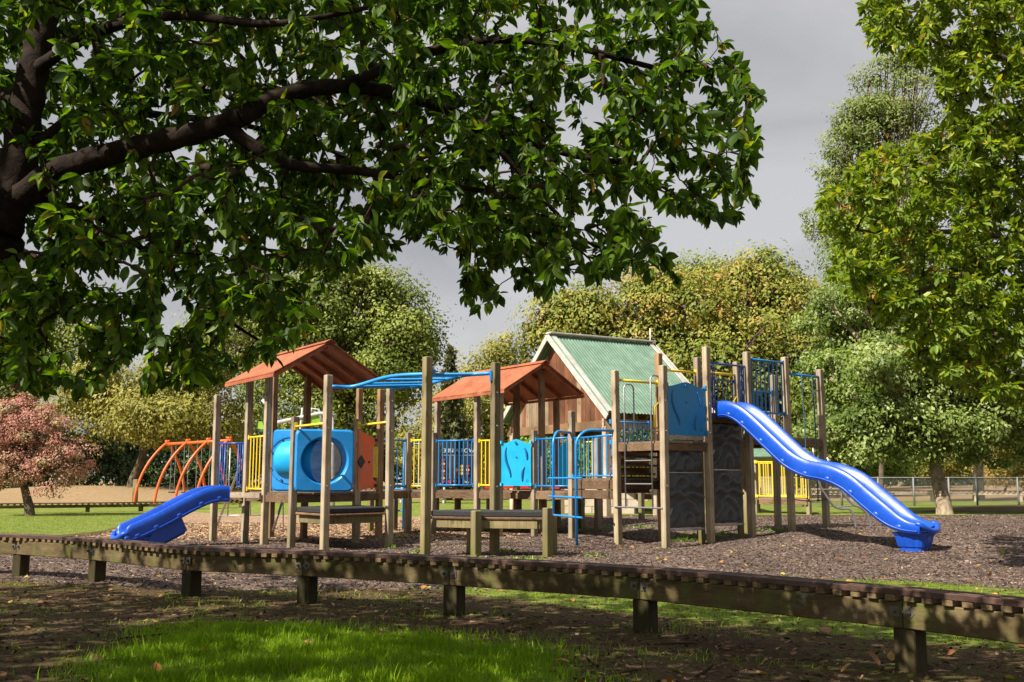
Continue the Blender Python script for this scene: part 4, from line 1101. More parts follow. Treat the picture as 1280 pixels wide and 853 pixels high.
# slides --------------------------------------------------------
def slide(path, side, prof_w, wall, name, label, bumps, ped):
    """path: list of centre points (floor of the chute); lofted moulded chute"""
    pl = bez(path, 8); n = len(pl)
    hw = prof_w / 2
    prof = [(-hw - 0.075, -0.07), (-hw - 0.075, wall * 0.55), (-hw - 0.06, wall * 0.92), (-hw - 0.035, wall), (-hw - 0.01, wall * 0.93), (-hw + 0.012, wall * 0.62), (-hw + 0.05, wall * 0.30), (-hw + 0.10, wall * 0.10), (-hw * 0.35, 0.006), (0, 0.0)]
    prof = prof + [(-a, b_) for a, b_ in prof[-2::-1]]
    prof += [(hw + 0.06, -0.085), (hw + 0.01, -0.07), (hw - 0.04, -0.055), (-hw + 0.04, -0.055), (-hw - 0.01, -0.07), (-hw - 0.06, -0.085)]
    m_ = len(prof); b = MB(); vs = []
    for i, p in enumerate(pl):
        d = pl[min(i + 1, n - 1)] - pl[max(i - 1, 0)]; d.normalize()
        s_ = Vector((d.y, -d.x, 0)).normalized(); u = s_.cross(d); u.normalize()
        endf = 1 - 0.62 * smooth((i / (n - 1) - 0.80) / 0.20)
        for a, c_ in prof:
            vs.append(p + s_ * a + u * (c_ * endf if c_ > 0.03 else c_))
    fs = []
    for i in range(n - 1):
        for k in range(m_):
            j = (k + 1) % m_; fs.append((i * m_ + k, i * m_ + j, (i + 1) * m_ + j, (i + 1) * m_ + k))
    fs.append(tuple(range(m_))); fs.append(tuple((n - 1) * m_ + k for k in range(m_ - 1, -1, -1)))
    b.add(vs, fs, True)
    # rolled end lip
    p = pl[-1]; d = (pl[-1] - pl[-2]).normalized(); s_ = Vector((d.y, -d.x, 0)).normalized()
    lip = [p + s_ * a + Vector((0, 0, h_)) + d * e_ for a, h_, e_ in ((-hw - 0.04, wall * 0.30, -0.06), (-hw - 0.035, wall * 0.24, 0.0), (-hw * 0.9, wall * 0.04, 0.04), (-hw * 0.5, -0.025, 0.07), (0, -0.035, 0.08), (hw * 0.5, -0.025, 0.07), (hw * 0.9, wall * 0.04, 0.04), (hw + 0.035, wall * 0.24, 0.0), (hw + 0.04, wall * 0.30, -0.06))]
    b.tube(bez(lip, 4), 0.042, 12)
    o = b.build(name, M['slide'], PS); o['label'] = label
    # moulded lugs along both flanks
    for sgn in (-1, 1):
        for t in bumps:
            k = t * (n - 1); i = min(int(k), n - 2); p = pl[i].lerp(pl[i + 1], k - i)
            d = (pl[i + 1] - pl[i]).normalized(); s_ = Vector((d.y, -d.x, 0)).normalized(); u = s_.cross(d)
            c_ = p + s_ * sgn * (hw + 0.068) + u * (-0.02)
            lg = MB(); vv = []; ff = []
            for r in range(5):
                ph_ = r / 4 * PI / 2
                for q_ in range(12):
                    a = 2 * PI * q_ / 12
                    vv.append(c_ + (d * math.cos(a) * 0.055 + u * math.sin(a) * 0.04) * math.cos(ph_) + s_ * sgn * 0.022 * math.sin(ph_))
            for r in range(4):
                for q_ in range(12): ff.append((r * 12 + q_, r * 12 + (q_ + 1) % 12, (r + 1) * 12 + (q_ + 1) % 12, (r + 1) * 12 + q_))
            lg.add(vv, ff, True); lg.build('moulded_lug', M['slide'], o)
    # flank rib
    for sgn in (-1, 1):
        rb = MB(); rp_ = []
        for i, p in enumerate(pl[1:-1]):
            d = (pl[i + 2] - pl[i]).normalized(); s_ = Vector((d.y, -d.x, 0)).normalized(); u = s_.cross(d)
            rp_.append(p + s_ * sgn * (hw + 0.078) + u * (-0.045))
        rb.tube(rp_, 0.012, 6); rb.build('flank_rib', M['slide'], o)
    # pedestal
    P0, wd, ln_, zt_ = ped
    d = (pl[-1] - pl[-2]); d.z = 0; d.normalize(); s_ = Vector((d.y, -d.x, 0))
    z0 = float(gz(np.array(P0.x), np.array(P0.y)))
    pb = MB(); prof2 = []
    vs = []
    K = 32
    for zz, k_ in ((z0 - 0.03, 0.72), (z0 + 0.05, 0.72), (z0 + 0.055, 0.80), (z0 + 0.05 + (zt_ - z0) * 0.6, 0.93), (zt_, 1.08)):
        for q_ in range(K):
            a = 2 * PI * q_ / K; e = 5.0; ca, sa = math.cos(a), math.sin(a)
            r = 1 / ((abs(ca) ** e + abs(sa) ** e) ** (1 / e)) * k_
            gcut = 0.93 if q_ % 4 == 2 else 1.0
            vs.append(Vector((P0.x, P0.y, zz)) + d * ca * r * gcut * ln_ / 2 + s_ * sa * r * gcut * wd / 2)
    ff = [(r * K + q_, r * K + (q_ + 1) % K, (r + 1) * K + (q_ + 1) % K, (r + 1) * K + q_) for r in range(4) for q_ in range(K)]
    ff.append(tuple(4 * K + q_ for q_ in range(K)))
    pb.add(vs, ff); pb.build('slide_foot', M['slide'], o)
    return o, pl
S0 = Vector((3.78, 17.42, 0)); S1 = Vector((5.98, 14.98, 0)); ds = S1 - S0
zp = [(-0.02, 2.25), (0.05, 2.245), (0.12, 2.14), (0.20, 1.93), (0.30, 1.64), (0.40, 1.37), (0.50, 1.22), (0.60, 1.155), (0.70, 1.02), (0.80, 0.76), (0.90, 0.515), (0.98, 0.42), (1.06, 0.40)]
sl1, plw = slide([V3(S0 + ds * t, z) for t, z in zp], 1, 0.42, 0.20, 'wave_slide', 'long blue wavy slide running down from the tower to the right', [0.10, 0.2, 0.3, 0.4, 0.5, 0.6, 0.7, 0.8, 0.9], (S0 + ds * 0.99, 0.44, 0.52, 0.33))
T0 = Vector((-5.06, 17.55, 0)); T1 = Vector((-6.38, 16.45, 0)); dt = T1 - T0
zp = [(-0.02, 0.81), (0.08, 0.81), (0.2, 0.77), (0.35, 0.66), (0.5, 0.53), (0.65, 0.40), (0.8, 0.285), (0.90, 0.215), (0.97, 0.19), (1.0, 0.19)]
sl2, _ = slide([V3(T0 + dt * t, z) for t, z in zp], 1, 0.38, 0.19, 'small_slide', 'short straight blue slide at the left end', [0.12, 0.28, 0.44, 0.60, 0.76, 0.90], (T0 + dt * 0.86, 0.40, 0.50, 0.2))
q = MB(); q.box((T0 + dt * 0.6) + Vector((0, 0, 0.22)), (0.75, 0.30, 0.34), Matrix.Rotation(math.atan2(dt.y, dt.x), 3, 'Z') @ Matrix.Rotation(0.45, 3, 'Y'), 0.04); q.build('slide_rib', M['slide'], sl2)

# far yellow railed ramp behind the tower
ya = PD(775, 615, 30.5); yb = PD(1012, 620, 26.5)
for k in range(4):
    P = Vector((ya.x + (yb.x - ya.x) * k / 4, ya.y + (yb.y - ya.y) * k / 4, 0)); Q = Vector((ya.x + (yb.x - ya.x) * (k + 1) / 4, ya.y + (yb.y - ya.y) * (k + 1) / 4, 0))
    zz = 0.74 - 0.025 * k
    railing(P, Q, zz + 0.0, zz + 0.92, 11, 'yellow', 0.016, 0.02, 0.02, zb2=zz - 0.025, zt2=zz + 0.895)
    deck([P, Q, Q + Vector((0.3, 1.2, 0)), P + Vector((0.3, 1.2, 0))], zz - 0.06, 5)
    post(Q.x, Q.y + 0.1, zz + 0.95); post(P.x + 0.3, P.y + 1.2, zz - 0.1, 'post_dark')
    railing(P + Vector((0.3, 1.2, 0)), Q + Vector((0.3, 1.2, 0)), zz, zz + 0.9, 8, 'yellow', 0.016, 0.02, 0.02)

# bolts and small caps on posts
for key in ('L3', 'L5', 'B', 'Cc', 'F618', 'M485'):
    p = PT[key]
    for z in (1.0, 1.9, 2.4):
        q = MB(); q.disc(V3(p, z) - Wv * 0.055, -Wv, 0.016, 0.01, 8); q.build('bolt', M['steel'], PS)

# ------------------------------------------------------------------ MINIATURE RAILWAY, NEAR
def rail_track(name, ctrl, zs, label, width=0.15, sp=0.115, posts=None, zr=0.47, mats=('tbeam', 'sleeper', 'rail'), nrails=(-0.012, 0.06, 0.145), beamh=0.155, pw=0.135, lod=False, group=None):
    cl = bez(ctrl, 12); L_ = [0]
    for i in range(1, len(cl)): L_.append(L_[-1] + (cl[i] - cl[i - 1]).length)
    def pt(s):
        s = max(0, min(L_[-1], s)); i = int(np.searchsorted(L_, s)) - 1; i = max(0, min(len(cl) - 2, i))
        t = (s - L_[i]) / (L_[i + 1] - L_[i] + 1e-9); p = cl[i].lerp(cl[i + 1], t); d = (cl[i + 1] - cl[i]).normalized(); return p, d
    root = empty(name, (cl[0].x, cl[0].y, 0), label, 'miniature railway', group)
    n = int(L_[-1] / 0.35)
    S = [L_[-1] * i / n for i in range(n + 1)]
    # rails (near edge of the centre line is the front)
    for off in nrails:
        b = MB(); pts = []
        ring = []
        for s in S:
            p, d = pt(s); nrm = Vector((-d.y, d.x, 0)); c = p + nrm * off; z = zr + zs(p)
            ring += [c + nrm * a + Vector((0, 0, z + h)) for a, h in ((-0.013, -0.034), (0.013, -0.034), (0.013, -0.004), (0.008, 0), (-0.008, 0), (-0.013, -0.004))]
        fs = []
        for i in range(n):
            for k_ in range(6):
                j = (k_ + 1) % 6; fs.append((i * 6 + k_, i * 6 + j, i * 6 + 6 + j, i * 6 + 6 + k_))
        fs.append((5, 4, 3, 2, 1, 0)); fs.append(tuple(n * 6 + k_ for k_ in range(6)))
        b.add(ring, fs); b.build('rail', M[mats[2]], root)
    # sleepers, shared mesh
    me = MB().box((0, 0, 0), (0.062, width + 0.05, 0.036), None, 0.004)
    sm = bpy.data.meshes.new('sleeper'); sm.from_pydata(me.v, [], me.f); sm.materials.append(M[mats[1]])
    ns_ = int(L_[-1] / sp); cnt = 0; jb = MB()
    for i in range(ns_):
        s = (i + 0.5) * sp; p, d = pt(s); nrm = Vector((-d.y, d.x, 0))
        c = p + nrm * (width / 2 - 0.0 + random.uniform(-0.006, 0.006)) + Vector((0, 0, zr - 0.034 - 0.020 + zs(p)))
        R = Matrix.Rotation(math.atan2(d.y, d.x) + random.uniform(-0.05, 0.05), 4, 'Z')
        if lod: jb.box(c, (0.07, width + 0.06, 0.05), R.to_3x3())
        else: link('sleeper', sm, None, root, Matrix.Translation(c) @ R)
    if lod:
        o = jb.build('sleeper', M[mats[1]], root); o['kind'] = 'stuff'
    # beams between posts
    ps = posts or [L_[-1] * i / max(1, int(L_[-1] / 1.7)) for i in range(int(L_[-1] / 1.7) + 1)]
    for i in range(len(ps) - 1):
        a, da = pt(ps[i]); c, dc = pt(ps[i + 1])
        for off in (0.048, width + 0.02):
            na = Vector((-da.y, da.x, 0)); nc = Vector((-dc.y, dc.x, 0))
            zt_ = zr - 0.034 - 0.040 - beamh / 2
            P = a + na * off + Vector((0, 0, zt_ + zs(a))) + da * 0.004; Q = c + nc * off + Vector((0, 0, zt_ + zs(c))) - dc * 0.004
            b = MB(); m3 = 4
            for k_ in range(m3):
                pass
            b.beam(P, Q, 0.07, beamh, 0.006); b.build('beam', M[mats[0]], root)
    for i, s in enumerate(ps):
        p, d = pt(s); nrm = Vector((-d.y, d.x, 0)); R = Matrix.Rotation(math.atan2(d.y, d.x), 3, 'Z')
        z0 = zs(p); zb_ = zr - 0.074 - beamh + z0
        for off in ((0.088,) if not lod else (0.1,)):
            b = MB(); b.box(p + nrm * off + Vector((0, 0, (zb_ + z0 - 0.1) / 2)), (pw, pw, zb_ - z0 + 0.1), R, 0.006); b.build('post', M['tpost'] if not lod else M[mats[0]], root)
        if not lod:
            for k_, dx_ in enumerate((-0.045, 0.045)):
                c = p + d * dx_ + nrm * 0.008 + Vector((0, 0, zr - 0.074 - beamh * 0.38 + z0))
                pb = MB(); rr = R @ Matrix.Rotation((PI / 4 if (i + k_) % 3 == 0 else random.uniform(-0.1, 0.1)), 3, 'Y')
                pb.box(c, (0.062, 0.007, 0.062), rr, 0.001); po = pb.build('washer_plate', M['steelold'], root)
                nb_ = MB(); nb_.disc(c - nrm * 0.003, -nrm, 0.014, 0.014, 6); nb_.disc(c - nrm * 0.015, -nrm, 0.008, 0.016, 8); nb_.build('bolt', M['steelold'], po)
    return root
M['steelold'] = metal('weathered_steel', (0.17, 0.15, 0.12), 0.6, 0.5)
tp = [G(-230, 712), G(-90, 716), G(17, 720), G(111, 729), G(229, 746), G(376, 755), G(560, 770), G(799, 793), G(1130, 840), G(1480, 900)]
tpts = [Vector((p.x, p.y, 0)) for p in tp]
# arc length of every post
cl = bez(tpts, 12); LL = [0]
for i in range(1, len(cl)): LL.append(LL[-1] + (cl[i] - cl[i - 1]).length)
rail_track('railway_track', tpts, lambda p: 0.0, 'raised miniature railway track on short mossy posts across the foreground', posts=[LL[12 * i] for i in range(len(tpts))], pw=0.135)

# far left and far right lengths of track
fl_pts = [Vector((G(x, y).x, G(x, y).y, 0)) for x, y in ((-200, 646), (0, 642), (120, 640.5), (230, 638), (300, 635))]
rail_track('railway_track', fl_pts, lambda p: float(gh(p.x, p.y)), 'distant raised miniature railway track behind the pink tree', zr=0.33, lod=True, sp=0.19, beamh=0.10)
fr_pts = [Vector((PD(x, 0, y).x, y, 0)) for x, y in ((420, 48), (700, 45), (1000, 42), (1120, 42), (1290, 41), (1450, 40))]
rail_track('railway_track', fr_pts, lambda p: float(gh(p.x, p.y)), 'distant raised miniature railway track beyond the wire fence', zr=0.45, lod=True, sp=0.20, beamh=0.10, mats=('pale_board', 'pale_board', 'rail'))

# ------------------------------------------------------------------ SWINGS
sw0 = G(183, 633); SY = sw0.y
SW = empty('swing_set', (sw0.x + 1.5, SY, float(gh(sw0.x, SY))), 'orange arched steel swing set with hanging chain swings behind the small slide', 'swing set')
gz0 = WL[SW.name].z; Hs = 2.55
px0 = PD(183, 600, SY).x
def frame_at(k):
    y = SY + 1.0 - 1.1 * k
    return (211.5 + 25.6 * k - 640) / F * y, y
def archleg(k, s):
    x, y = frame_at(k); pts = []
    for t in np.linspace(0, 1, 12):
        a = t * 0.96
        k_ = (math.cos(a) - math.cos(0.96)) / (1 - math.cos(0.96))
        pts.append((x + (s * (1.02 if s < 0 else 0.62) * k_ - s * 0.06), y + s * (0.9 * k_ - 0.05), gz0 - 0.1 + (Hs + 0.22) * math.sin(a) / math.sin(0.96)))
    return pts
for k in range(4):
    for s in (-1, 1):
        b = MB(); b.tube(archleg(k, s), 0.052, 10); b.build('arch_leg', M['swing'], SW)
b = MB(); f0 = frame_at(-0.1); f1 = frame_at(3.1)
b.tube([(f0[0], f0[1], gz0 + Hs - 0.02), (f1[0], f1[1], gz0 + Hs)], 0.06, 12); b.build('top_beam', M['swing'], SW)
for k in range(5):
    x, y_ = frame_at(k * 0.62 + 0.2)
    st_ = MB(); st_.box((x + 0.15, y_ - 0.15, gz0 + 0.55), (0.42, 0.18, 0.05), Matrix.Rotation(-0.9, 3, 'Z'), 0.01); so = st_.build('swing_seat', M['black'], SW)
    for dx in (0.02, 0.28): rod('chain', (x + dx, y_ - dx, gz0 + 0.57), (x + dx, y_ - dx, gz0 + Hs), 0.013, M['steel'], so, 6)

# ------------------------------------------------------------------ PAVILION
pc = Vector((2.45, 25.0, 0)); gd = Vector((-0.50, 0.866, 0)); rd = Vector((0.866, 0.50, 0))
GW, RL, HE, HR = 5.3, 3.35, 2.72, 5.02
PV = empty('pavilion', (4, 27, 0.2), 'timber picnic shelter with steep green corrugated iron roof and white bargeboards behind the playground', 'pavilion')
c00 = pc; c10 = pc + gd * GW; apx = pc + gd * (GW / 2)
def corrug(P, alongR, down, name):
    """sheet from ridge P along alongR, falling by vector down; corrugations run down the slope"""
    L_ = alongR.length; nc = int(L_ / 0.10); ns_ = nc * 6
    nrm = alongR.cross(down).normalized()
    if nrm.z < 0: nrm = -nrm
    vs = []
    for j in (0, 1):
        for i in range(ns_ + 1):
            t = i / ns_
            vs.append(P + alongR * t + down * j + nrm * 0.014 * math.cos(2 * PI * i / 6))
    fs = [(i, i + 1, ns_ + 1 + i + 1, ns_ + 1 + i) for i in range(ns_)]
    b = MB(); b.add(vs, fs, True); return b.build(name, M['groof'], PV)
R0 = V3(apx, HR) - rd * 0.15; dn1 = V3(c00 - gd * 0.05, HE) - rd * 0.15 - R0; dn2 = V3(c10 + gd * 0.05, HE) - rd * 0.15 - R0
corrug(R0 + Vector((0, 0, 0.05)), rd * (RL + 0.3), dn1, 'roof_sheet'); corrug(R0 + Vector((0, 0, 0.05)), rd * (RL + 0.3), dn2, 'roof_sheet')
for end in (0, 1):
    O = rd * (RL + 0.33) * end - rd * 0.02 * (1 - end)
    for dn in (dn1, dn2):
        b = MB(); b.beam(R0 + O + Vector((0, 0, 0.0)), R0 + O + dn * 1.03 + Vector((0, 0, 0.0)), 0.035, 0.15, 0.004); b.build('bargeboard', M['barge'], PV)
        b = MB(); b.beam(R0 + O + rd * (0.16 if not end else -0.16) + Vector((0, 0, 0.09)), R0 + O + rd * (0.16 if not end else -0.16) + dn * 1.0 + Vector((0, 0, 0.09)), 0.13, 0.02, 0.002); b.build('roof_flashing', M['barge'], PV)
b = MB(); b.beam(R0 + Vector((0, 0, 0.10)), R0 + rd * (RL + 0.3) + Vector((0, 0, 0.10)), 0.26, 0.05, 0.01); b.build('ridge_flashing', M['barge'], PV)
# gable boards
nbd = 26; HB = HE - 0.12
for end in (0, 1):
    O = rd * (RL * end + (0.12 if not end else -0.12))
    for i in range(nbd):
        t0, t1 = (i + 0.02) / nbd, (i + 0.98) / nbd
        ht = lambda t: HE - 0.05 + (HR - HE - 0.02) * (1 - abs(2 * t - 1)) - 0.02
        P0, P1 = pc + gd * GW * t0 + O, pc + gd * GW * t1 + O
        y_ = rd * (0.012 + random.uniform(0, 0.008))
        vs = [V3(P0, HB), V3(P1, HB), V3(P1, ht(t1)), V3(P0, ht(t0))]; vs = [v - y_ for v in vs] + [v + y_ for v in vs]
        if ht(t0) - HB < 0.03 and ht(t1) - HB < 0.03: continue
        b = MB(); b.add(vs, [(3, 2, 1, 0), (4, 5, 6, 7), (0, 1, 5, 4), (1, 2, 6, 5), (2, 3, 7, 6), (3, 0, 4, 7)])
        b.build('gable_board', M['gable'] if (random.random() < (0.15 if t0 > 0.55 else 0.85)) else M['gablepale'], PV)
b = MB(); b.beam(V3(pc + rd * 0.1, HB - 0.12), V3(c10 + rd * 0.1, HB - 0.12), 0.09, 0.24); b.build('tie_beam', M['beam'], PV)
b = MB(); b.beam(V3(pc - gd * 0.0 + gd * 0.3, HE - 0.2), V3(pc + gd * 0.3 + rd * RL, HE - 0.2), 0.08, 0.24); b.build('plate_beam', M['pale_board'], PV)
b = MB(); b.beam(V3(c10 - gd * 0.3, HE - 0.2), V3(c10 - gd * 0.3 + rd * RL, HE - 0.2), 0.08, 0.24); b.build('plate_beam', M['beam'], PV)
for (a_, r_) in ((0.3, 0.1), (GW / 2 - 0.2, 0.1), (GW - 0.3, 0.1), (0.3, RL - 0.1), (GW - 0.3, RL - 0.1), (0.3, RL / 2)):
    p = pc + gd * a_ + rd * r_
    b = MB(); b.box((p.x, p.y, (HE - 0.3) / 2 + 0.05), (0.16, 0.16, HE - 0.35), Matrix.Rotation(math.atan2(rd.y, rd.x), 3, 'Z'), 0.01); b.build('post', M['pale_board'], PV)
b = MB()
for k in range(7):
    f = (k + 0.5) / 7; b.beam(R0 + rd * (RL * f + 0.15) + dn1 * 0.0 - Vector((0, 0, 0.09)), R0 + rd * (RL * f + 0.15) + dn1 * 0.98 - Vector((0, 0, 0.09)), 0.05, 0.12)
    b.beam(R0 + rd * (RL * f + 0.15) - Vector((0, 0, 0.09)), R0 + rd * (RL * f + 0.15) + dn2 * 0.98 - Vector((0, 0, 0.09)), 0.05, 0.12)
b.build('rafters', M['beam'], PV)
b = MB(); b.tube([R0 + rd * (RL + 0.2), R0 + rd * (RL + 0.2) + Vector((0, 0, 0.5))], 0.02, 6); b.build('finial', M['white'], PV)

# low block wall beside the pavilion
BW = empty('block_wall', (2.0, 27.5, 0.15), 'low pale concrete block wall under the picnic shelter', 'wall')
blk = MB().box((0, 0, 0), (0.39, 0.19, 0.19), None, 0.008); bme = bpy.data.meshes.new('block'); bme.from_pydata(blk.v, [], blk.f); bme.materials.append(M['concrete'])
w0 = PD(690, 650, 28.0); w1 = PD(800, 650, 27.0); dw = (w1 - w0); dw.z = 0; nb_ = int(dw.length / 0.4); dwn = dw.normalized()
for r in range(4):
    for i in range(nb_):
        c = w0 + dwn * (0.4 * (i + 0.5 + (0.5 if r % 2 else 0))); zz = float(gh(c.x, c.y)) + 0.08 + r * 0.2
        link('block', bme, None, BW, Matrix.Translation((c.x, c.y, zz)) @ Matrix.Rotation(math.atan2(dw.y, dw.x), 4, 'Z'))

# second green roofed shed far behind (a sliver shows under the tower)
sh0 = PD(905, 590, 40); SHD = empty('garden_shed', (sh0.x + 1, 40, 0.2), 'small distant shed with green metal roof seen under the tower', 'shed')
q = MB(); q.box((sh0.x + 1.2, 40.4, 1.1), (2.6, 1.6, 1.9)); q.build('wall', M['pale_board'], SHD)
q = MB(); q.beam((sh0.x - 0.3, 39.6, 2.15), (sh0.x + 2.7, 39.6, 2.15), 0.9, 0.05, up=Vector((0, -0.4, 1))); q.build('roof', M['groof'], SHD)

# ------------------------------------------------------------------ WIRE FENCE
FE = empty('wire_fence', (14, 35, 0.2), 'grey chain link fence with steel posts at the right beyond the bark bed', 'fence')
fa, fb = Vector((PD(985, 600, 33.5).x, 33.5, 0)), Vector((PD(1420, 600, 37.5).x, 37.5, 0))
fd = fb - fa; FL = fd.length; fdn = fd.normalized(); FH = 0.97
def fpt(s, z): return fa + fdn * s + Vector((0, 0, 0.2 + z))
fposts = [PD(x, 600, 35).x for x in (988, 1040, 1090, 1139, 1189, 1229, 1290, 1350, 1410)]
for i, x in enumerate(fposts):
    s = (x - fa.x) / fdn.x
    if s < -0.2: continue
    b = MB(); b.tube([fpt(s, -0.1), fpt(s, FH + 0.03)], 0.035, 8); b.build('post', M['fence'] if i != 5 else M['fencedark'], FE)
b = MB(); b.tube([fpt(0, FH), fpt(FL, FH)], 0.022, 8); b.build('top_rail', M['fence'], FE)
wv = []; wf_ = []
spc = 0.075; nd = int((FL + FH) / spc); r = 0.0055
V = []; Fi = []
for sgn in (1, -1):
    for i in range(nd):
        s0_ = -FH + i * spc if sgn > 0 else i * spc
        a0, a1 = (s0_, 0.02), (s0_ + sgn * FH, FH)
        if min(a0[0], a1[0]) > FL or max(a0[0], a1[0]) < 0: continue
        p, q_ = fpt(a0[0], a0[1]), fpt(a1[0], a1[1]); o_ = Vector((0, 0, r)); o2 = Vector((0, r * 1.4, 0))
        k = len(V); V += [p - o_, q_ - o_, q_ + o_, p + o_, p - o2, q_ - o2, q_ + o2, p + o2]; Fi += [(k, k + 1, k + 2, k + 3), (k + 4, k + 5, k + 6, k + 7)]
o = np_mesh('wire_mesh', np.array([tuple(v) for v in V]), np.array(Fi), M['fence'], FE); o['kind'] = 'stuff'

# bollard like posts in the far left field
for px, Y_ in ((170, 45), (83, 60)):
    p = PD(px, 600, Y_); z0 = float(gh(p.x, Y_)); b = MB(); b.box((p.x, Y_, z0 + 0.45), (0.2, 0.2, 1.1), None, 0.02)
    o = b.build('marker_post', M['post_dark']); tag(o, 'short square wooden post standing behind the left track' if px == 170 else 'thin distant wooden post at the edge of the brown mound', 'post')

# picnic tables
for px, Y_, lab in ((522, 40, 'grey picnic table seen beneath the deck left of the tall front post'), (575, 39, 'grey picnic table seen beneath the deck behind the game panel')):
    p = PD(px, 600, Y_); z0 = float(gh(p.x, Y_)); t_ = empty('picnic_table', (p.x, Y_, z0), lab, 'picnic table', 'picnic tables beyond the playground')
    b = MB(); b.box((p.x, Y_, z0 + 0.74), (1.7, 0.7, 0.05), None, 0.005); b.build('tabletop', M['greyp'], t_)
    for s in (-1, 1):
        b = MB(); b.box((p.x, Y_ + s * 0.6, z0 + 0.45), (1.7, 0.25, 0.04)); b.build('bench', M['greyp'], t_)
        b = MB(); b.beam((p.x + s * 0.6, Y_ - 0.6, z0), (p.x + s * 0.6, Y_ - 0.2, z0 + 0.72), 0.06, 0.06); b.beam((p.x + s * 0.6, Y_ + 0.6, z0), (p.x + s * 0.6, Y_ + 0.2, z0 + 0.72), 0.06, 0.06)
        b.beam((p.x + s * 0.6, Y_ - 0.65, z0 + 0.4), (p.x + s * 0.6, Y_ + 0.65, z0 + 0.4), 0.05, 0.05); b.build('leg', M['greyp'], t_)

# distant climbing frame with green leaf panels
cf = empty('climbing_frame', (PD(372, 600, 29).x, 29, 0.15), 'distant climbing frame of grey pipes with lime green leaf panels behind the tunnel', 'climbing frame')
b = MB(); b.tube([PD(328, 500, 29), PD(350, 524, 29)], 0.05, 8); b.tube([PD(340, 530, 29), PD(372, 523, 29), PD(400, 517, 29), PD(420, 520, 29)], 0.06, 10)
b.tube([PD(378, 510, 29), PD(373, 560, 29), V3(PD(371, 600, 29), 0.1)], 0.03, 8); b.tube([PD(415, 520, 29), V3(PD(418, 600, 29), 0.1)], 0.05, 8); b.tube([PD(342, 528, 29), V3(PD(336, 600, 29), 0.1)], 0.05, 8); b.build('pipe_frame', M['greyp'], cf)
for pts in ([(387, 530), (388, 514), (393, 511), (399, 520), (403, 532)], [(322, 536), (323, 527), (328, 527), (330, 537)], [(384, 575), (386, 552), (394, 556), (396, 580)]):
    vs = [PD(x, y, 29) for x, y in pts] + [PD(x, y, 29.05) for x, y in pts]; k = len(pts)
    b = MB(); b.add(vs, [tuple(range(k)), tuple(range(2 * k - 1, k - 1, -1))] + [(i + k, (i + 1) % k + k, (i + 1) % k, i) for i in range(k)]); b.build('leaf_panel', M['green'], cf)
b = MB(); b.tube([PD(385, 532, 29), PD(390, 511, 29), PD(398, 512, 29), PD(405, 536, 29)], 0.04, 8); b.build('leaf_rim', M['greyp'], cf)

# ------------------------------------------------------------------ TREES
def clump_points(lobes, nclump, per, sig, shell=0.45):
    """leaves on the outer half of many billowing clumps; each leaf faces roughly out of its clump"""
    Ps = []; T = []; cs = []; Ns = []
    vol = np.array([l[1][0] * l[1][1] * l[1][2] for l in lobes]) ** 0.7; vol = vol / vol.sum()
    for (c, r), f in zip(lobes, vol):
        k = max(5, int(nclump * f))
        u = RNG.normal(size=(k, 3)); u /= np.linalg.norm(u, axis=1)[:, None]
        rad = shell + (1.0 - shell) * RNG.random(k) ** 0.6
        rad *= 0.78 + 0.36 * RNG.random(k)
        cc = np.array(c)[None] + u * np.array(r)[None] * rad[:, None]
        cs.append(cc)
        ct = RNG.random(k)
        s = sig * (0.55 + 0.95 * RNG.random(k) ** 1.5)
        dv = RNG.normal(size=(k, per, 3)) + u[:, None, :] * 0.7 + np.array([0, 0, 0.25]); dv /= np.linalg.norm(dv, axis=2)[..., None]
        rr = (0.35 + 0.65 * RNG.random((k, per)) ** 0.5) * (1 + 0.18 * RNG.normal(size=(k, per)))
        off = dv * rr[..., None] * s[:, None, None] * 1.5 * np.array([1.1, 1.1, 0.72])
        Ps.append((cc[:, None, :] + off).reshape(-1, 3)); T.append(np.repeat(ct, per)); Ns.append((dv + np.array([-0.25, -0.2, 0.25]) + RNG.normal(size=dv.shape) * 0.32).reshape(-1, 3))
    Nn = np.concatenate(Ns); Nn /= np.linalg.norm(Nn, axis=1)[:, None]
    return np.concatenate(Ps), np.concatenate(T), cs, Nn
def frames(Nn):
    n = len(Nn); a = RNG.normal(size=(n, 3)) + np.array([0, 0, -0.6]); y = a - Nn * np.sum(a * Nn, axis=1)[:, None]; y /= np.linalg.norm(y, axis=1)[:, None]
    return np.stack([np.cross(y, Nn), y, Nn], 2)
def lobe(px, py, Y_, rx, ry, ry_depth=None):
    c = PD(px, py, Y_); k = Y_ / F
    return (c.x, c.y, c.z), (rx * k, (ry_depth if ry_depth else (rx + ry) / 2 * 0.85) * k, ry * k)
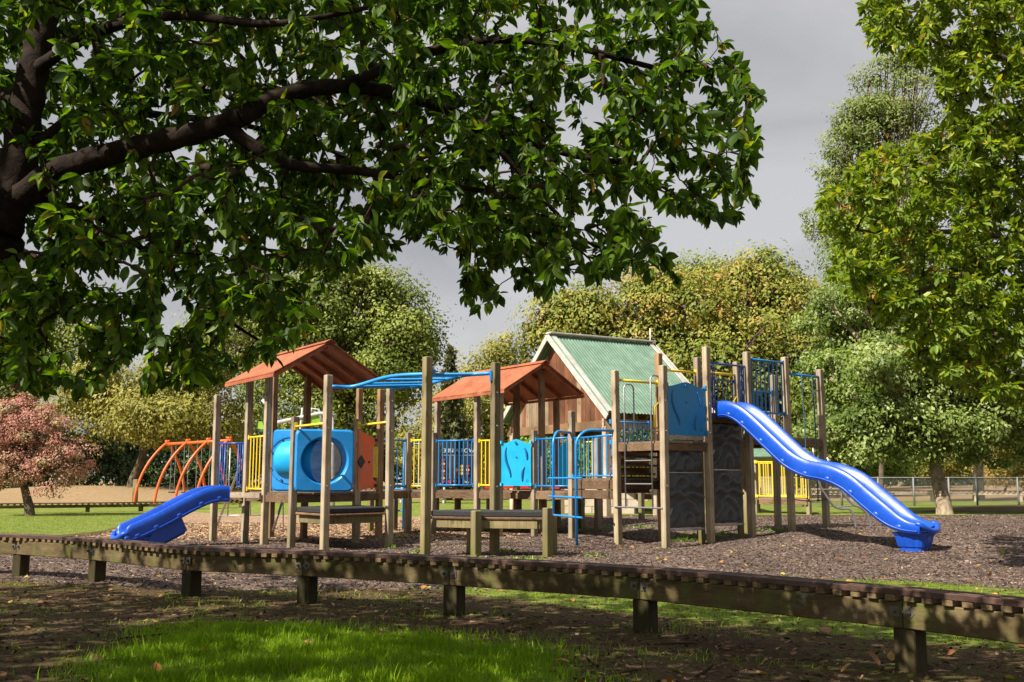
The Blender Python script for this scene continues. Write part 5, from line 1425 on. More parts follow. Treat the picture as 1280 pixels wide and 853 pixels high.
def tree(name, label, lobes, base, r0, nclump, per, sig, leafsize, mat, bark='trunk', cat='tree', group=None, tilt=0.9, shell=0.45, zmin=0.3, lean=None, limbs=7, droop=0, tintfn=None, dens=0.50, lsc=0.84, lump=True):
    base = Vector(base); base.z = float(gh(base.x, base.y))
    t = empty(name, tuple(base), label, cat, group)
    extra = []
    if lump:
        for (c, r_) in lobes:
            for _ in range(5):
                u = RNG.normal(size=3); u[2] = abs(u[2]) * 0.9 + 0.1 if RNG.random() < 0.7 else u[2]; u /= np.linalg.norm(u); q_ = RNG.uniform(0.28, 0.56)
                extra.append((tuple(np.array(c) + u * np.array(r_) * RNG.uniform(0.75, 1.05)), (r_[0] * q_, r_[1] * q_, r_[2] * q_ * RNG.uniform(0.9, 1.3))))
    lobes = [(c, (r_[0] * 0.93, r_[1] * 0.93, r_[2] * 0.93)) for c, r_ in lobes] + extra
    P, T, cs, Nn = clump_points(lobes, int(nclump * dens), int(per * 2.6), sig * 1.25, shell)
    ok = P[:, 2] > base.z + zmin; P, T, Nn = P[ok], T[ok], Nn[ok]
    tint = np.clip(0.74 * T + 0.26 * RNG.random(len(P)) + RNG.normal(0, 0.06, len(P)), 0, 1)
    if tintfn: tint = tintfn(P, tint)
    sz = leafsize * lsc * (0.7 + 0.6 * RNG.random(len(P)))
    o = scatter('crown', P, sz, M[mat], t, R=frames(Nn), tint=tint)
    tops = [Vector(c) for c, r in lobes]
    mid = sum(tops, Vector()) / len(tops)
    fork = base.lerp(Vector((mid.x, mid.y, base.z + (mid.z - base.z) * 0.55)), 1.0)
    if lean: fork = fork + Vector(lean)
    b = MB()
    k1 = base.lerp(fork, 0.5) + Vector((random.uniform(-.1, .1), 0, 0)) * r0 * 4
    tk_ = bez([base - Vector((0, 0, 0.2)), base + Vector((0, 0, 0.1)) + (k1 - base) * 0.1, k1, fork], 5)
    n = len(tk_); b.tube(tk_, [r0 * (1.35 if i < 3 else 1.0) * (1 - 0.45 * i / n) for i in range(n)], 12)
    b.build('trunk', M[bark], t)
    lb = MB()
    for (c, r), cc in zip(lobes, cs):
        c = Vector(c); st = fork.lerp(base, random.uniform(0, 0.25))
        m_ = st.lerp(c, 0.5) + Vector((random.uniform(-.3, .3), random.uniform(-.3, .3), 0.2)) * r[0] * 0.3
        ln = bez([st, m_, c], 5); lb.tube(ln, [r0 * 0.5 * (1 - 0.7 * i / len(ln)) for i in range(len(ln))], 7)
        for k in RNG.choice(len(cc), min(limbs, len(cc)), replace=False):
            q = Vector(cc[k]); s_ = m_.lerp(c, random.random())
            ln = bez([s_, s_.lerp(q, 0.5) + Vector((0, 0, r[2] * 0.08)), q], 3); lb.tube(ln, [r0 * 0.2 * (1 - 0.75 * i / len(ln)) for i in range(len(ln))], 5)
    lb.build('limbs', M[bark], t)
    return t

# pink tree
pk = G(37, 645)
Yp = pk.y
tree('pink_tree', 'small round tree with dusty pink foliage standing behind the left lawn', [lobe(42, 550, Yp, 46, 42), lobe(-15, 558, Yp, 42, 38), lobe(72, 578, Yp, 28, 33), lobe(28, 520, Yp, 32, 22), lobe(15, 592, Yp, 38, 22)],
     pk, 0.17, 420, 60, 0.17, 0.085, 'pinkleaf', zmin=0.55, limbs=9)
# far left olive trees
tree('olive_tree', 'yellowish olive broad tree behind the swing set', [lobe(170, 500, 60, 75, 40), lobe(230, 470, 62, 60, 45), lobe(120, 515, 60, 45, 30), lobe(260, 520, 60, 60, 45), lobe(200, 530, 58, 70, 30)],
     (PD(165, 600, 60).x, 60, 0), 0.35, 700, 40, 0.75, 0.27, 'willowleaf', zmin=2.2)
tree('olive_tree', 'tall olive green tree at the far left behind the pink tree', [lobe(40, 440, 75, 90, 55), lobe(-60, 430, 75, 90, 80), lobe(110, 450, 75, 60, 40), lobe(30, 400, 75, 60, 40), lobe(-10, 510, 72, 70, 50)],
     (PD(20, 600, 75).x, 75, 0), 0.4, 650, 32, 0.9, 0.33, 'oakleaf', zmin=2.5)
tree('broadleaf_tree', 'tall mid green tree left of the sky gap behind the left roof', [lobe(400, 430, 55, 70, 70), lobe(460, 400, 55, 55, 45), lobe(490, 440, 55, 42, 60), lobe(430, 360, 55, 50, 35), lobe(340, 420, 56, 60, 70), lobe(360, 500, 54, 70, 55), lobe(455, 510, 54, 65, 55), lobe(290, 440, 57, 60, 60), lobe(508, 420, 55, 25, 22), lobe(395, 345, 55, 34, 28), lobe(465, 350, 55, 24, 20), lobe(518, 455, 55, 20, 30), lobe(380, 390, 54, 30, 30)],
     (PD(410, 600, 55).x, 55, 0), 0.4, 1350, 37, 0.62, 0.25, 'oakleaf', zmin=1.2)
# dark understorey at far left
for i, (px, w_, top, Y_, mt, lab) in enumerate(((20, 110, 500, 82, 'darkleaf', 'dark hedge shrub beyond the brown mound at the far left'), (150, 70, 535, 80, 'darkleaf', 'dark shrub under the olive tree left of the swings'),
                                    (245, 60, 530, 78, 'darkleaf', 'dark shrub mass behind the swing set'), (340, 60, 520, 70, 'darkleaf', 'dark shrub behind the climbing frame'), (430, 60, 510, 62, 'darkleaf', 'dark shrub behind the tunnel'))):
    h_ = (600 - top) / 2
    tree('shrub', lab, [lobe(px, 600 - h_ * 0.9, Y_, w_ * 0.8, h_), lobe(px + w_ * 0.5, 600 - h_ * 0.6, Y_, w_ * 0.5, h_ * 0.7), lobe(px - w_ * 0.5, 600 - h_ * 0.6, Y_, w_ * 0.5, h_ * 0.7)],
         (PD(px, 600, Y_).x, Y_, 0), 0.15, 260, 34, 0.6, 0.30, mt, cat='shrub', zmin=0.0)
# dark hedge filling far back
V_ = []
hp = np.stack([RNG.uniform(-60, 75, 26000), RNG.uniform(88, 96, 26000), 7.0 * RNG.random(26000) ** 0.8], 1)
hp[:, 2] *= 0.75 + 0.35 * np.sin(hp[:, 0] * 0.35) * np.sin(hp[:, 0] * 0.11 + 1)
o = scatter('woodland', hp, 0.7 * (0.6 + 0.8 * RNG.random(len(hp))), M['darkleaf'], None, tilt=1.0); tag(o, 'dark belt of far woodland closing the view behind the trees', None, None, 'stuff')
# conifers
def conifer(px, topy, Y_, hw, label, mat='conifer', n=5200, tipdroop=-0.25):
    x = PD(px, 600, Y_).x; z1 = PD(px, topy, Y_).z; z0 = float(gh(x, Y_)); R_ = hw * Y_ / F
    t = empty('conifer', (x, Y_, z0), label, 'conifer', None)
    b = MB(); b.tube([(x, Y_, z0 - 0.1), (x, Y_, z0 + (z1 - z0) * 0.5), (x, Y_, z1 - 0.1)], [R_ * 0.10, R_ * 0.06, 0.01], 8); b.build('trunk', M['trunk'], t)
    h = z1 - z0; nb = 150; P = []; lb = MB()
    for i in range(nb):
        f = 0.06 + 0.92 * (i / nb); zz = z0 + h * f; r_ = R_ * (1 - f) ** 1.05 * random.uniform(0.75, 1.1) + 0.06; a = random.uniform(0, 2 * PI)
        d = Vector((math.cos(a), math.sin(a), tipdroop + 0.5 * f)); tip = Vector((x, Y_, zz)) + d * r_
        lb.tube([(x, Y_, zz), tuple(tip)], [0.03 * (1 - f) + 0.008, 0.004], 4)
        m_ = max(6, int(n / nb * (1.6 - 1.4 * f)))
        ts = RNG.random(m_) ** 0.7; pts = np.array((x, Y_, zz))[None] + ts[:, None] * np.array(d * r_)[None] + RNG.normal(size=(m_, 3)) * (0.06 + 0.16 * r_ * (1 - ts))[:, None] * np.array([1, 1, 0.5])
        P.append(pts)
    lb.build('limbs', M['trunk'], t); P = np.concatenate(P)
    scatter('crown', P, 0.24 * (0.6 + 0.7 * RNG.random(len(P))), M[mat], t, tilt=1.2)
conifer(562, 432, 45, 36, 'slim brownish conifer with pointed tip in the sky gap', n=7000)
conifer(655, 432, 62, 50, 'dark conifer rising left of the green roofed shelter', 'darkleaf', 6000, 0.35)
conifer(705, 355, 62, 75, 'tall dark conifer partly hidden by the russet tree', 'darkleaf', 8000, 0.4)
tree('broadleaf_tree', 'low yellow green tree filling the gap behind the middle roof', [lobe(620, 490, 50, 40, 40), lobe(590, 540, 48, 50, 50), lobe(640, 545, 48, 45, 50), lobe(625, 455, 50, 16, 22), lobe(540, 550, 50, 40, 40)], (PD(610, 600, 50).x, 50, 0), 0.2, 560, 40, 0.5, 0.20, 'willowleaf', zmin=0.5)
# russet tree behind pavilion
def rust(P, t): return np.clip(t * 0.85 + 0.15 * smooth((P[:, 2] - 4) / 6) + 0.05 * np.sin(P[:, 0] * 1.2), 0, 1)
tree('russet_tree', 'wide russet and olive tree behind the green roofed shelter', [lobe(760, 430, 55, 75, 50), lobe(840, 400, 55, 80, 55), lobe(920, 390, 55, 80, 55), lobe(985, 430, 55, 65, 60), lobe(700, 440, 56, 55, 50), lobe(880, 470, 53, 100, 60), lobe(815, 365, 55, 30, 24), lobe(955, 350, 55, 34, 26), lobe(995, 385, 55, 30, 30), lobe(735, 395, 55, 34, 26), lobe(690, 415, 55, 26, 26), lobe(970, 500, 53, 80, 60), lobe(760, 500, 54, 80, 50), lobe(1030, 500, 54, 60, 60)],
     (PD(860, 600, 55).x, 55, 0), 0.5, 1600, 34, 0.68, 0.28, 'rustleaf', zmin=1.2, tintfn=rust)
tree('broadleaf_tree', 'fresh green crown top showing above the russet tree', [lobe(905, 352, 60, 60, 28), lobe(865, 365, 60, 45, 24), lobe(950, 365, 60, 35, 22)], (PD(905, 600, 60).x, 60, 0), 0.3, 330, 34, 0.55, 0.24, 'oakleaf', zmin=4)
# right side trees
pb_ = G(1181, 643)
Yt = pb_.y
tree('broadleaf_tree', 'dark leafy tree with pale mottled trunk standing by the wire fence', [lobe(1120, 470, Yt, 80, 50), lobe(1190, 505, Yt, 75, 52), lobe(1080, 400, Yt + 2, 62, 55), lobe(1120, 540, Yt, 80, 36), lobe(1255, 470, Yt, 80, 70), lobe(1062, 500, Yt + 1, 52, 50), lobe(1235, 555, Yt + 1, 60, 36), lobe(1160, 400, Yt + 2, 80, 60), lobe(1095, 335, Yt + 2.5, 55, 45), lobe(1048, 430, Yt + 2.5, 38, 45), lobe(1060, 555, Yt, 40, 28), lobe(1265, 535, Yt, 50, 40), lobe(1180, 545, Yt - 0.5, 45, 26), lobe(1020, 470, Yt + 2, 28, 36)],
     (pb_.x, pb_.y, 0), 0.24, 1000, 62, 0.26, 0.138, 'pearleaf', 'trunkpale', zmin=1.25, lean=(0.5, 0, 0))
tree('birch_tree', 'tall silvery green fine leaved tree rising against the sky at right', [lobe(1095, 180, 40, 38, 55), lobe(1070, 160, 40, 24, 30), lobe(1045, 230, 40, 24, 30), lobe(1060, 190, 40, 30, 34), lobe(1110, 115, 40, 36, 36), lobe(1120, 260, 40, 55, 80), lobe(1065, 290, 40, 44, 60), lobe(1140, 130, 40, 50, 60), lobe(1180, 250, 41, 70, 90), lobe(1060, 380, 40, 30, 50), lobe(1110, 400, 41, 60, 70)],
     (PD(1100, 600, 40).x, 40, 0), 0.13, 1150, 28, 0.30, 0.16, 'birchleaf', 'trunk', zmin=3)
gt = PD(1222, 600, 46)
tree('broadleaf_tree', 'pale grey trunked tree beyond the fence right of the mottled trunk', [lobe(1222, 520, 46, 50, 45), lobe(1200, 480, 46, 45, 40)], (gt.x, 46, 0), 0.30, 200, 30, 0.4, 0.2, 'darkleaf', 'trunkpale', zmin=2.5)
for px, Y_, w_, h_, mt, lab in ((1095, 60, 38, 36, 'shrubleaf', 'bright green bush beyond the fence left of the mottled trunk'), (1010, 55, 40, 40, 'oakleaf', 'green bush beyond the fence behind the rope net'), (1255, 62, 34, 34, 'goldleaf', 'golden yellow bush beyond the fence at the right edge'), (1180, 64, 36, 26, 'willowleaf', 'olive bush beyond the fence right of the mottled trunk'), (1140, 70, 50, 24, 'darkleaf', 'dark low bush farthest beyond the fence'),
                             (690, 44, 30, 40, 'shrubleaf', 'yellow green bush beside the shelter seen below its roof'), (960, 50, 60, 40, 'oakleaf', 'mid green bush behind the yellow railed ramp'), (820, 52, 60, 50, 'darkleaf', 'dark green bush behind the tower ladder'), (1290, 50, 40, 50, 'willowleaf', 'olive green bush at the far right margin')):
    yc = 600 - h_ * 0.75
    tree('bush', lab, [lobe(px, yc, Y_, w_, h_), lobe(px + w_ * .6, yc + h_ * .25, Y_, w_ * .6, h_ * .6), lobe(px - w_ * .6, yc + h_ * .2, Y_, w_ * .6, h_ * .65)], (PD(px, 600, Y_).x, Y_, 0), 0.08, 200, 34, 0.34, 0.19, mt, cat='bush', zmin=0.0)

# ------------------------------------------------------------------ generic grown tree with real twigs (near trees)
def grown(root, skel, targets, leaf_len, mat, nleaf, twigmat='twig', rscale=0.0023, tmpl=(LEAF_V, LEAF_F3), sing=300, tiltd=0.55, spray=0.35, inframe=True, droop=0.35):
    """skel: k x 3 starting nodes; targets: twig tips; returns leaves"""
    nodes = np.zeros((len(skel) + len(targets) * 6, 3)); nodes[:len(skel)] = skel; cnt = len(skel)
    owner = np.full(len(nodes), -1)
    d0 = np.array([np.min(np.linalg.norm(skel - t, axis=1)) for t in targets]); order = np.argsort(d0)
    paths = []; parent = []
    for oi in order:
        t = targets[oi]
        dist = np.linalg.norm(nodes[:cnt] - t, axis=1); dist = dist + 0.35 * np.maximum(0, nodes[:cnt, 2] - t[2]) * 0
        j = int(np.argmin(dist)); a = nodes[j]
        L_ = dist[j]
        m1 = a + (t - a) * 0.35 + RNG.normal(size=3) * 0.06 * L_ + np.array([0, 0, 0.10 * L_])
        m2 = a + (t - a) * 0.72 + RNG.normal(size=3) * 0.06 * L_ + np.array([0, 0, 0.07 * L_])
        pl = bez([tuple(a), tuple(m1), tuple(m2), tuple(t)], 2)
        pts = np.array([tuple(p) for p in pl]); parent.append((owner[j])); k = len(paths); paths.append(pts)
        for p in pts[2:]:
            if cnt < len(nodes): nodes[cnt] = p; owner[cnt] = k; cnt += 1
    wgt = np.ones(len(paths))
    for k in range(len(paths) - 1, -1, -1):
        if parent[k] >= 0: wgt[parent[k]] += wgt[k]
    b = MB(); LP = []; LD = []
    for k, pts in enumerate(paths):
        r0 = min(0.03, rscale * (1 + wgt[k]) ** 0.55); n = len(pts)
        b.tube([tuple(p) for p in pts], [max(0.0012, r0 * (1 - 0.6 * i / (n - 1))) for i in range(n)], 3 if r0 < 0.006 else 5, cap=False)
        seg = pts[1:] - pts[:-1]
        for q in range(nleaf):
            t = 1 - (RNG.random() ** 1.5) * 0.75
            i = min(int(t * (n - 1)), n - 2); f = t * (n - 1) - i
            LP.append(pts[i] + seg[i] * f); LD.append(seg[i] / (np.linalg.norm(seg[i]) + 1e-9))
    tw_ = b.build('twigs', M[twigmat], root); tw_['kind'] = 'stuff'
    LP = np.array(LP); LD = np.array(LD); n = len(LP)
    # leaf frame: y axis = pointing direction (outward + droop), z = up-ish normal
    yd = LD * 0.5 + RNG.normal(size=(n, 3)) * 0.6; yd[:, 2] -= droop; yd /= np.linalg.norm(yd, axis=1)[:, None]
    up = np.array([0, 0, 1.0])[None] + RNG.normal(size=(n, 3)) * tiltd
    xd = np.cross(yd, up); xd /= np.linalg.norm(xd, axis=1)[:, None]; zd = np.cross(xd, yd)
    R = np.stack([xd, yd, zd], 2)
    LP = LP + yd * leaf_len * 0.12
    R = R * np.stack([RNG.uniform(0.7, 1.25, n), np.ones(n), RNG.uniform(0.2, 2.2, n)], 1)[:, None, :]
    sz = leaf_len * (0.55 + 0.65 * RNG.random(n))
    tint = np.clip(RNG.normal(0.45, 0.27, n), 0, 0.93); tint[RNG.random(n) < 0.006] = 1.0
    sel = np.zeros(n, bool)
    if sing:
        px_, py_ = project(LP + yd * (sz * 0.5)[:, None]); vis = (px_ > 5) & (px_ < 1275) & (py_ > 5) & (py_ < 840)
        dcam = np.linalg.norm(LP - np.array([0, 0, EYE]), axis=1) / sz; dcam[~vis] = 1e9
        sel[np.argsort(dcam)[:sing]] = True
        mes = []
        for v in range(5):
            me = bpy.data.meshes.new('leaf'); V0 = tmpl[0].copy(); V0[:, 2] *= 0.6 + 0.3 * v
            me.from_pydata([tuple(q) for q in V0], [], [tuple(int(i) for i in f) for f in tmpl[1]])
            a_ = me.attributes.new('tint', 'FLOAT', 'POINT'); a_.data.foreach_set('value', np.full(len(V0), 0.15 + 0.18 * v, np.float32)); me.materials.append(M[mat]); mes.append(me)
        for i in np.where(sel)[0]:
            Mx = Matrix(((R[i, 0, 0], R[i, 0, 1], R[i, 0, 2], LP[i, 0]), (R[i, 1, 0], R[i, 1, 1], R[i, 1, 2], LP[i, 1]), (R[i, 2, 0], R[i, 2, 1], R[i, 2, 2], LP[i, 2]), (0, 0, 0, 1))) @ Matrix.Scale(sz[i], 4)
            link('leaf', mes[i % 5], None, root, Mx)
    kp = ~sel
    o = scatter('crown', LP[kp], sz[kp], M[mat], root, tmpl=tmpl, R=R[kp], tint=tint[kp]); o['kind'] = 'stuff'
    return LP

# ---- cherry tree over the foreground
CH = empty('cherry_tree', (-3.55, 5.0, 0), 'large dark barked tree whose leafy branches hang over the foreground from the left', 'tree')
limbs = []
def limb(pts, r0, r1, name='branch', mat='cherrybark'):
    pl = bez(pts, 7); n = len(pl); b = MB()
    rr = [r0 + (r1 - r0) * (i / (n - 1)) for i in range(n)]
    rr = [r * (1 + 0.08 * math.sin(i * 1.7)) for i, r in enumerate(rr)]
    b.tube(pl, rr, 14 if r0 > 0.04 else 8); b.build(name, M[mat], CH)
    limbs.extend([tuple(p) for p in pl])
limb([Vector((-3.55, 5.0, -0.1)), Vector((-3.25, 4.95, 0.9)), PD(-60, 400, 4.9), PD(0, 290, 4.8)], 0.20, 0.135, 'trunk')
limb([PD(0, 290, 4.8), PD(20, 225, 4.8), PD(32, 140, 4.85), PD(45, 70, 4.9), PD(60, 0, 4.95), PD(75, -120, 5.0), PD(150, -330, 5.0)], 0.10, 0.045, 'stem')
limb([PD(-5, 285, 4.8), PD(45, 232, 4.7), PD(100, 204, 4.6), PD(190, 180, 4.5), PD(250, 165, 4.45), PD(302, 146, 4.4)], 0.068, 0.046)
limb([PD(285, 160, 4.42), PD(330, 192, 4.4), PD(375, 208, 4.4), PD(440, 213, 4.45), PD(520, 225, 4.5), PD(610, 240, 4.6)], 0.035, 0.012)
limb([PD(298, 148, 4.4), PD(360, 118, 4.5), PD(430, 108, 4.6), PD(500, 118, 4.7), PD(560, 138, 4.8), PD(640, 170, 4.9), PD(720, 195, 5.0), PD(800, 205, 5.0)], 0.045, 0.012)
limb([PD(430, 108, 4.6), PD(520, 70, 4.5), PD(620, 50, 4.4), PD(720, 60, 4.4), PD(820, 85, 4.5), PD(880, 90, 4.6)], 0.03, 0.008)
limb([PD(560, 138, 4.8), PD(620, 185, 4.9), PD(680, 250, 5.0), PD(730, 300, 5.1), PD(780, 320, 5.1)], 0.018, 0.006)
limb([PD(40, 245, 4.75), PD(80, 258, 4.9), PD(130, 275, 5.1), PD(200, 330, 5.3), PD(270, 390, 5.4), PD(330, 430, 5.4)], 0.03, 0.007)
limb([PD(10, 285, 4.8), PD(20, 330, 4.9), PD(30, 380, 5.0), PD(60, 430, 5.1)], 0.02, 0.006)
limb([PD(45, 180, 4.8), PD(110, 140, 5.2), PD(210, 145, 5.6), PD(320, 160, 6.0), PD(440, 200, 6.2), PD(520, 260, 6.2)], 0.03, 0.008)
limb([PD(40, 90, 4.9), PD(120, 40, 4.5), PD(220, 20, 4.2), PD(340, 30, 4.0), PD(460, 10, 4.0)], 0.035, 0.01)
limb([PD(60, 0, 4.95), PD(200, -90, 4.7), PD(400, -160, 4.5), PD(640, -150, 4.4), PD(820, -60, 4.4)], 0.045, 0.01)
limb([PD(0, 270, 4.8), PD(-150, 180, 4.2), PD(-400, 60, 3.8)], 0.06, 0.02)
limb([PD(75, -120, 5.0), Vector((-1.8, 3.2, 4.6)), Vector((-1.0, 1.5, 4.9))], 0.05, 0.015)
limb([PD(75, -120, 5.0), Vector((-3.2, 3.6, 5.0)), Vector((-4.5, 2.4, 5.2))], 0.05, 0.015)
limb([PD(34, 140, 4.85), Vector((-3.4, 5.6, 3.6)), Vector((-4.8, 6.3, 4.0))], 0.05, 0.015)
sk = np.array(limbs)
POLY = [(-700, 470), (-60, 470), (0, 468), (40, 492), (100, 490), (140, 474), (190, 482), (240, 486), (275, 474), (300, 452), (330, 448), (352, 446), (378, 415), (385, 380), (378, 345), (430, 338), (455, 308), (490, 322), (500, 292), (540, 300), (572, 312),
        (580, 350), (582, 375), (600, 384), (640, 372), (690, 358), (730, 360), (770, 330), (820, 345), (872, 348), (868, 325), (828, 305), (850, 262), (905, 278), (940, 268), (946, 240), (928, 215), (946, 195), (950, 160), (955, 130), (925, 75), (890, 20), (860, -10),
        (860, -300), (-700, -900)]
MAINL = np.array([(5, 290), (12, 250), (18, 210), (25, 170), (30, 140), (38, 100), (45, 60), (20, 260), (45, 232), (72, 216), (100, 204), (145, 190), (190, 180), (220, 172), (250, 165), (275, 155), (302, 148), (330, 190), (355, 202), (375, 208), (410, 211), (440, 213)], float)
def min_px(a, b_): return np.min(np.hypot(MAINL[:, 0] - a, MAINL[:, 1] - b_))
def sample_view(n, ylo, yhi, xr=(-120, 960), yr=(-60, 495)):
    out = []
    while len(out) < n:
        m = 4000; x = RNG.uniform(*xr, m); y = RNG.uniform(*yr, m); D = RNG.uniform(ylo, yhi, m)
        ok = in_poly(POLY, x, y)
        for a, b_, c_ in zip(x[ok], y[ok], D[ok]):
            if b_ > 330 and math.sin(a * 0.045 + 1.0) * math.sin(b_ * 0.05 + a * 0.02) > 0.25 and RNG.random() < 0.85: continue
            if c_ < 5.0 and min_px(a, b_) < 34 and RNG.random() < 0.93: continue
            p = PD(a, b_, c_)
            out.append(tuple(p))
            if len(out) >= n: break
    return np.array(out)
T1_ = sample_view(1500, 3.7, 5.7); T2_ = sample_view(1500, 5.0, 7.4, xr=(-120, 700))
# unseen part of the crown outside the view, put in to shade the foreground
T3_ = np.stack([RNG.normal(-2.2, 2.4, 6000), RNG.normal(3.8, 2.0, 6000), RNG.normal(4.8, 0.75, 6000)], 1)
px_, py_ = project(T3_); ok = ~((px_ > -40) & (px_ < 1320) & (py_ > -30) & (T3_[:, 1] > 0.3)); ok &= (T3_[:, 2] > 2.6) & (np.abs(T3_[:, 0] + 2.2) < 5) & (T3_[:, 1] < 7.5)
T3_ = T3_[ok][:1500]
T4_ = np.stack([RNG.normal(-6.3, 2.0, 6500), RNG.normal(5.6, 2.0, 6500), RNG.normal(4.2, 0.8, 6500)], 1)
px_, py_ = project(T4_); ok = ~((px_ > -40) & (px_ < 1320) & (py_ > -30)) & (T4_[:, 2] > 2.3) & (np.abs(T4_[:, 0] + 6.3) < 3.8) & (np.abs(T4_[:, 1] - 5.6) < 4.0)
T3_ = np.concatenate([T3_, T4_[ok][:2000]])
grown(CH, sk, np.concatenate([T1_, T2_]), 0.068, 'cherryleaf', 15, tmpl=(HI_V, HI_F), droop=0.6)
T3_ = T3_[np.sin(T3_[:, 0] * 2.4 + 0.6) * np.sin(T3_[:, 1] * 2.7 + 1) + 0.3 * np.sin(T3_[:, 0] * 5.1) < np.where(T3_[:, 0] < -4.5, 0.5, 0.16)]
sx_ = T3_[:, 0] + (T3_[:, 2] - 0.35) * 0.746; sy_ = T3_[:, 1] + (T3_[:, 2] - 0.35) * 0.56
T3_ = T3_[~((sx_ > 1.9) & (sy_ < 6.6)) & ~((sx_ > -2.0) & (sx_ < 0.5) & (sy_ > 5.0) & (sy_ < 7.4) & (RNG.random(len(T3_)) < 0.70))]  # unseen crown thinned to let sun onto the track end and front grass
CHU = grown(CH, sk, T3_, 0.14, 'cherryleaf', 10, sing=0, tmpl=(KITE_V, KITE_F))
# edge sprays: extra leaves exactly around the silhouette
# ---- bright green tree at the right edge
AS = empty('ash_tree', (9.4, 13.0, 0), 'bright green tree with drooping leafy sprays entering from the right edge', 'tree')
limbs = []
def limb2(pts, r0, r1, name='branch'):
    pl = bez(pts, 6); n = len(pl); b = MB(); b.tube(pl, [r0 + (r1 - r0) * (i / (n - 1)) for i in range(n)], 9); b.build(name, M['trunk'], AS); limbs.extend([tuple(p) for p in pl])
limb2([Vector((9.4, 13.0, -0.1)), Vector((9.3, 12.9, 2.0)), Vector((9.1, 12.8, 4.2)), Vector((8.8, 12.8, 7.0))], 0.22, 0.10, 'trunk')
for pts in ([Vector((9.2, 12.9, 2.6)), PD(1270, 420, 12.4), PD(1200, 430, 12.0), PD(1150, 440, 11.8)], [Vector((9.2, 12.9, 3.0)), PD(1260, 300, 12.5), PD(1180, 290, 12.2), PD(1090, 290, 12.0), PD(1045, 280, 12)],
            [Vector((9.1, 12.8, 4.2)), PD(1270, 180, 12.5), PD(1200, 200, 12.3), PD(1110, 210, 12.2)], [Vector((9.0, 12.8, 5.0)), PD(1270, 80, 12.6), PD(1190, 60, 12.4), PD(1110, 30, 12.3)], [Vector((8.9, 12.8, 6.0)), PD(1240, -80, 12.5), PD(1150, -60, 12.3)],
            [PD(1260, 300, 12.5), PD(1190, 350, 12.0), PD(1110, 370, 12.0)], [Vector((9.2, 12.9, 2.4)), PD(1290, 480, 12.4), PD(1240, 480, 12.2)], [Vector((9.1, 12.8, 4.0)), Vector((9.6, 11.5, 5.2)), Vector((9.9, 10.5, 5.8))]):
    limb2(pts, 0.05, 0.012)
sk2 = np.array(limbs)
POLY2 = [(1082, -120), (1078, 30), (1095, 62), (1140, 72), (1170, 100), (1190, 150), (1165, 160), (1150, 180), (1095, 185), (1062, 215), (1022, 245), (1028, 285), (1048, 312), (1035, 345), (1062, 368), (1085, 392), (1130, 418), (1140, 455), (1195, 482), (1232, 500), (1290, 512), (1420, 530), (1420, -120)]
out = []
while len(out) < 2700:
    x, y, D = RNG.uniform(1015, 1420), RNG.uniform(-120, 505), RNG.uniform(10.8, 14.0)
    if in_poly(POLY2, np.array([x]), np.array([y]))[0]: out.append(tuple(PD(x, y, D)))
T5_ = np.array(out)
grown(AS, sk2, T5_, 0.120, 'ashleaf', 20, rscale=0.0026, tiltd=0.6, tmpl=(MD_V, MD_F))
for px, py, D in ((1090, 372, 12), (1131, 350, 11.8), (1103, 195, 12), (1095, 235, 12), (1060, 262, 12), (1130, 305, 11.9), (1236, 168, 12), (1165, 340, 11.9), (1275, 165, 12.1), (1205, 300, 11.8)):
    c = PD(px, py, D); P = np.array(tuple(c))[None] + RNG.normal(size=(60, 3)) * np.array([0.04, 0.04, 0.13]); so_ = scatter('seed_cluster', P, 0.04 + 0.03 * RNG.random(60), M['fallen'], AS, tilt=1.2, tint=RNG.random(60) * 0.8 if py != 372 else np.zeros(60)); so_['kind'] = 'stuff'
# ------------------------------------------------------------------ GROUND COVER
# bark chips
CHIP_V = np.array([(-.5, -.18, 0), (.5, -.14, 0.04), (.46, .16, 0), (-.44, .2, .05)], float)
CHIP_F = np.array([(0, 1, 2, 3)])
def zone_scatter(poly, n, xr, yr, maxsd=None, falloff=None):
    X_ = RNG.uniform(*xr, n * 3); Y_ = yr[0] + (yr[1] - yr[0]) * RNG.random(n * 3) ** 1.3
    ok = sdist(poly, X_, Y_) > RNG.normal(0, 0.12, n * 3); X_, Y_ = X_[ok][:n], Y_[ok][:n]
    return np.stack([X_, Y_, gz(X_, Y_)], 1)
P = zone_scatter(Z_bark, 115000, (-9, 13), (8.5, 26)); 
isdry = RNG.random(len(P)) < smooth((P[:, 1] - 17.5) / 4.0) * smooth((1.0 - P[:, 0]) / 3.0)
q = P[~isdry].copy(); q[:, 2] += 0.004 + 0.012 * RNG.random(len(q)) ** 4
def patch(x, y): return np.sin(x * 0.9 + 1.7 * np.sin(y * 0.55)) * np.sin(y * 0.8 + 1.2 * np.sin(x * 0.6 + 1)) + 0.5 * np.sin(x * 2.7 + y * 1.9) * np.sin(y * 2.3 - x)
ctint = np.clip(RNG.random(len(q)) ** (1.15 + 0.45 * patch(q[:, 0], q[:, 1])), 0, 1)
o = scatter('bark_chips', q, 0.014 + 0.036 * RNG.random(len(q)) ** 1.6, M['chip'], tmpl=(CHIP_V, CHIP_F), tilt=0.35, tint=ctint); tag(o, 'grey brown bark chips covering the play area', None, None, 'stuff')
q = P[isdry].copy(); q[:, 2] += 0.005
o = scatter('wood_chips', q, 0.04 + 0.04 * RNG.random(len(q)), M['chipdry'], tmpl=(CHIP_V, CHIP_F), tilt=0.28); tag(o, 'dry orange brown wood chips behind the small slide', None, None, 'stuff')
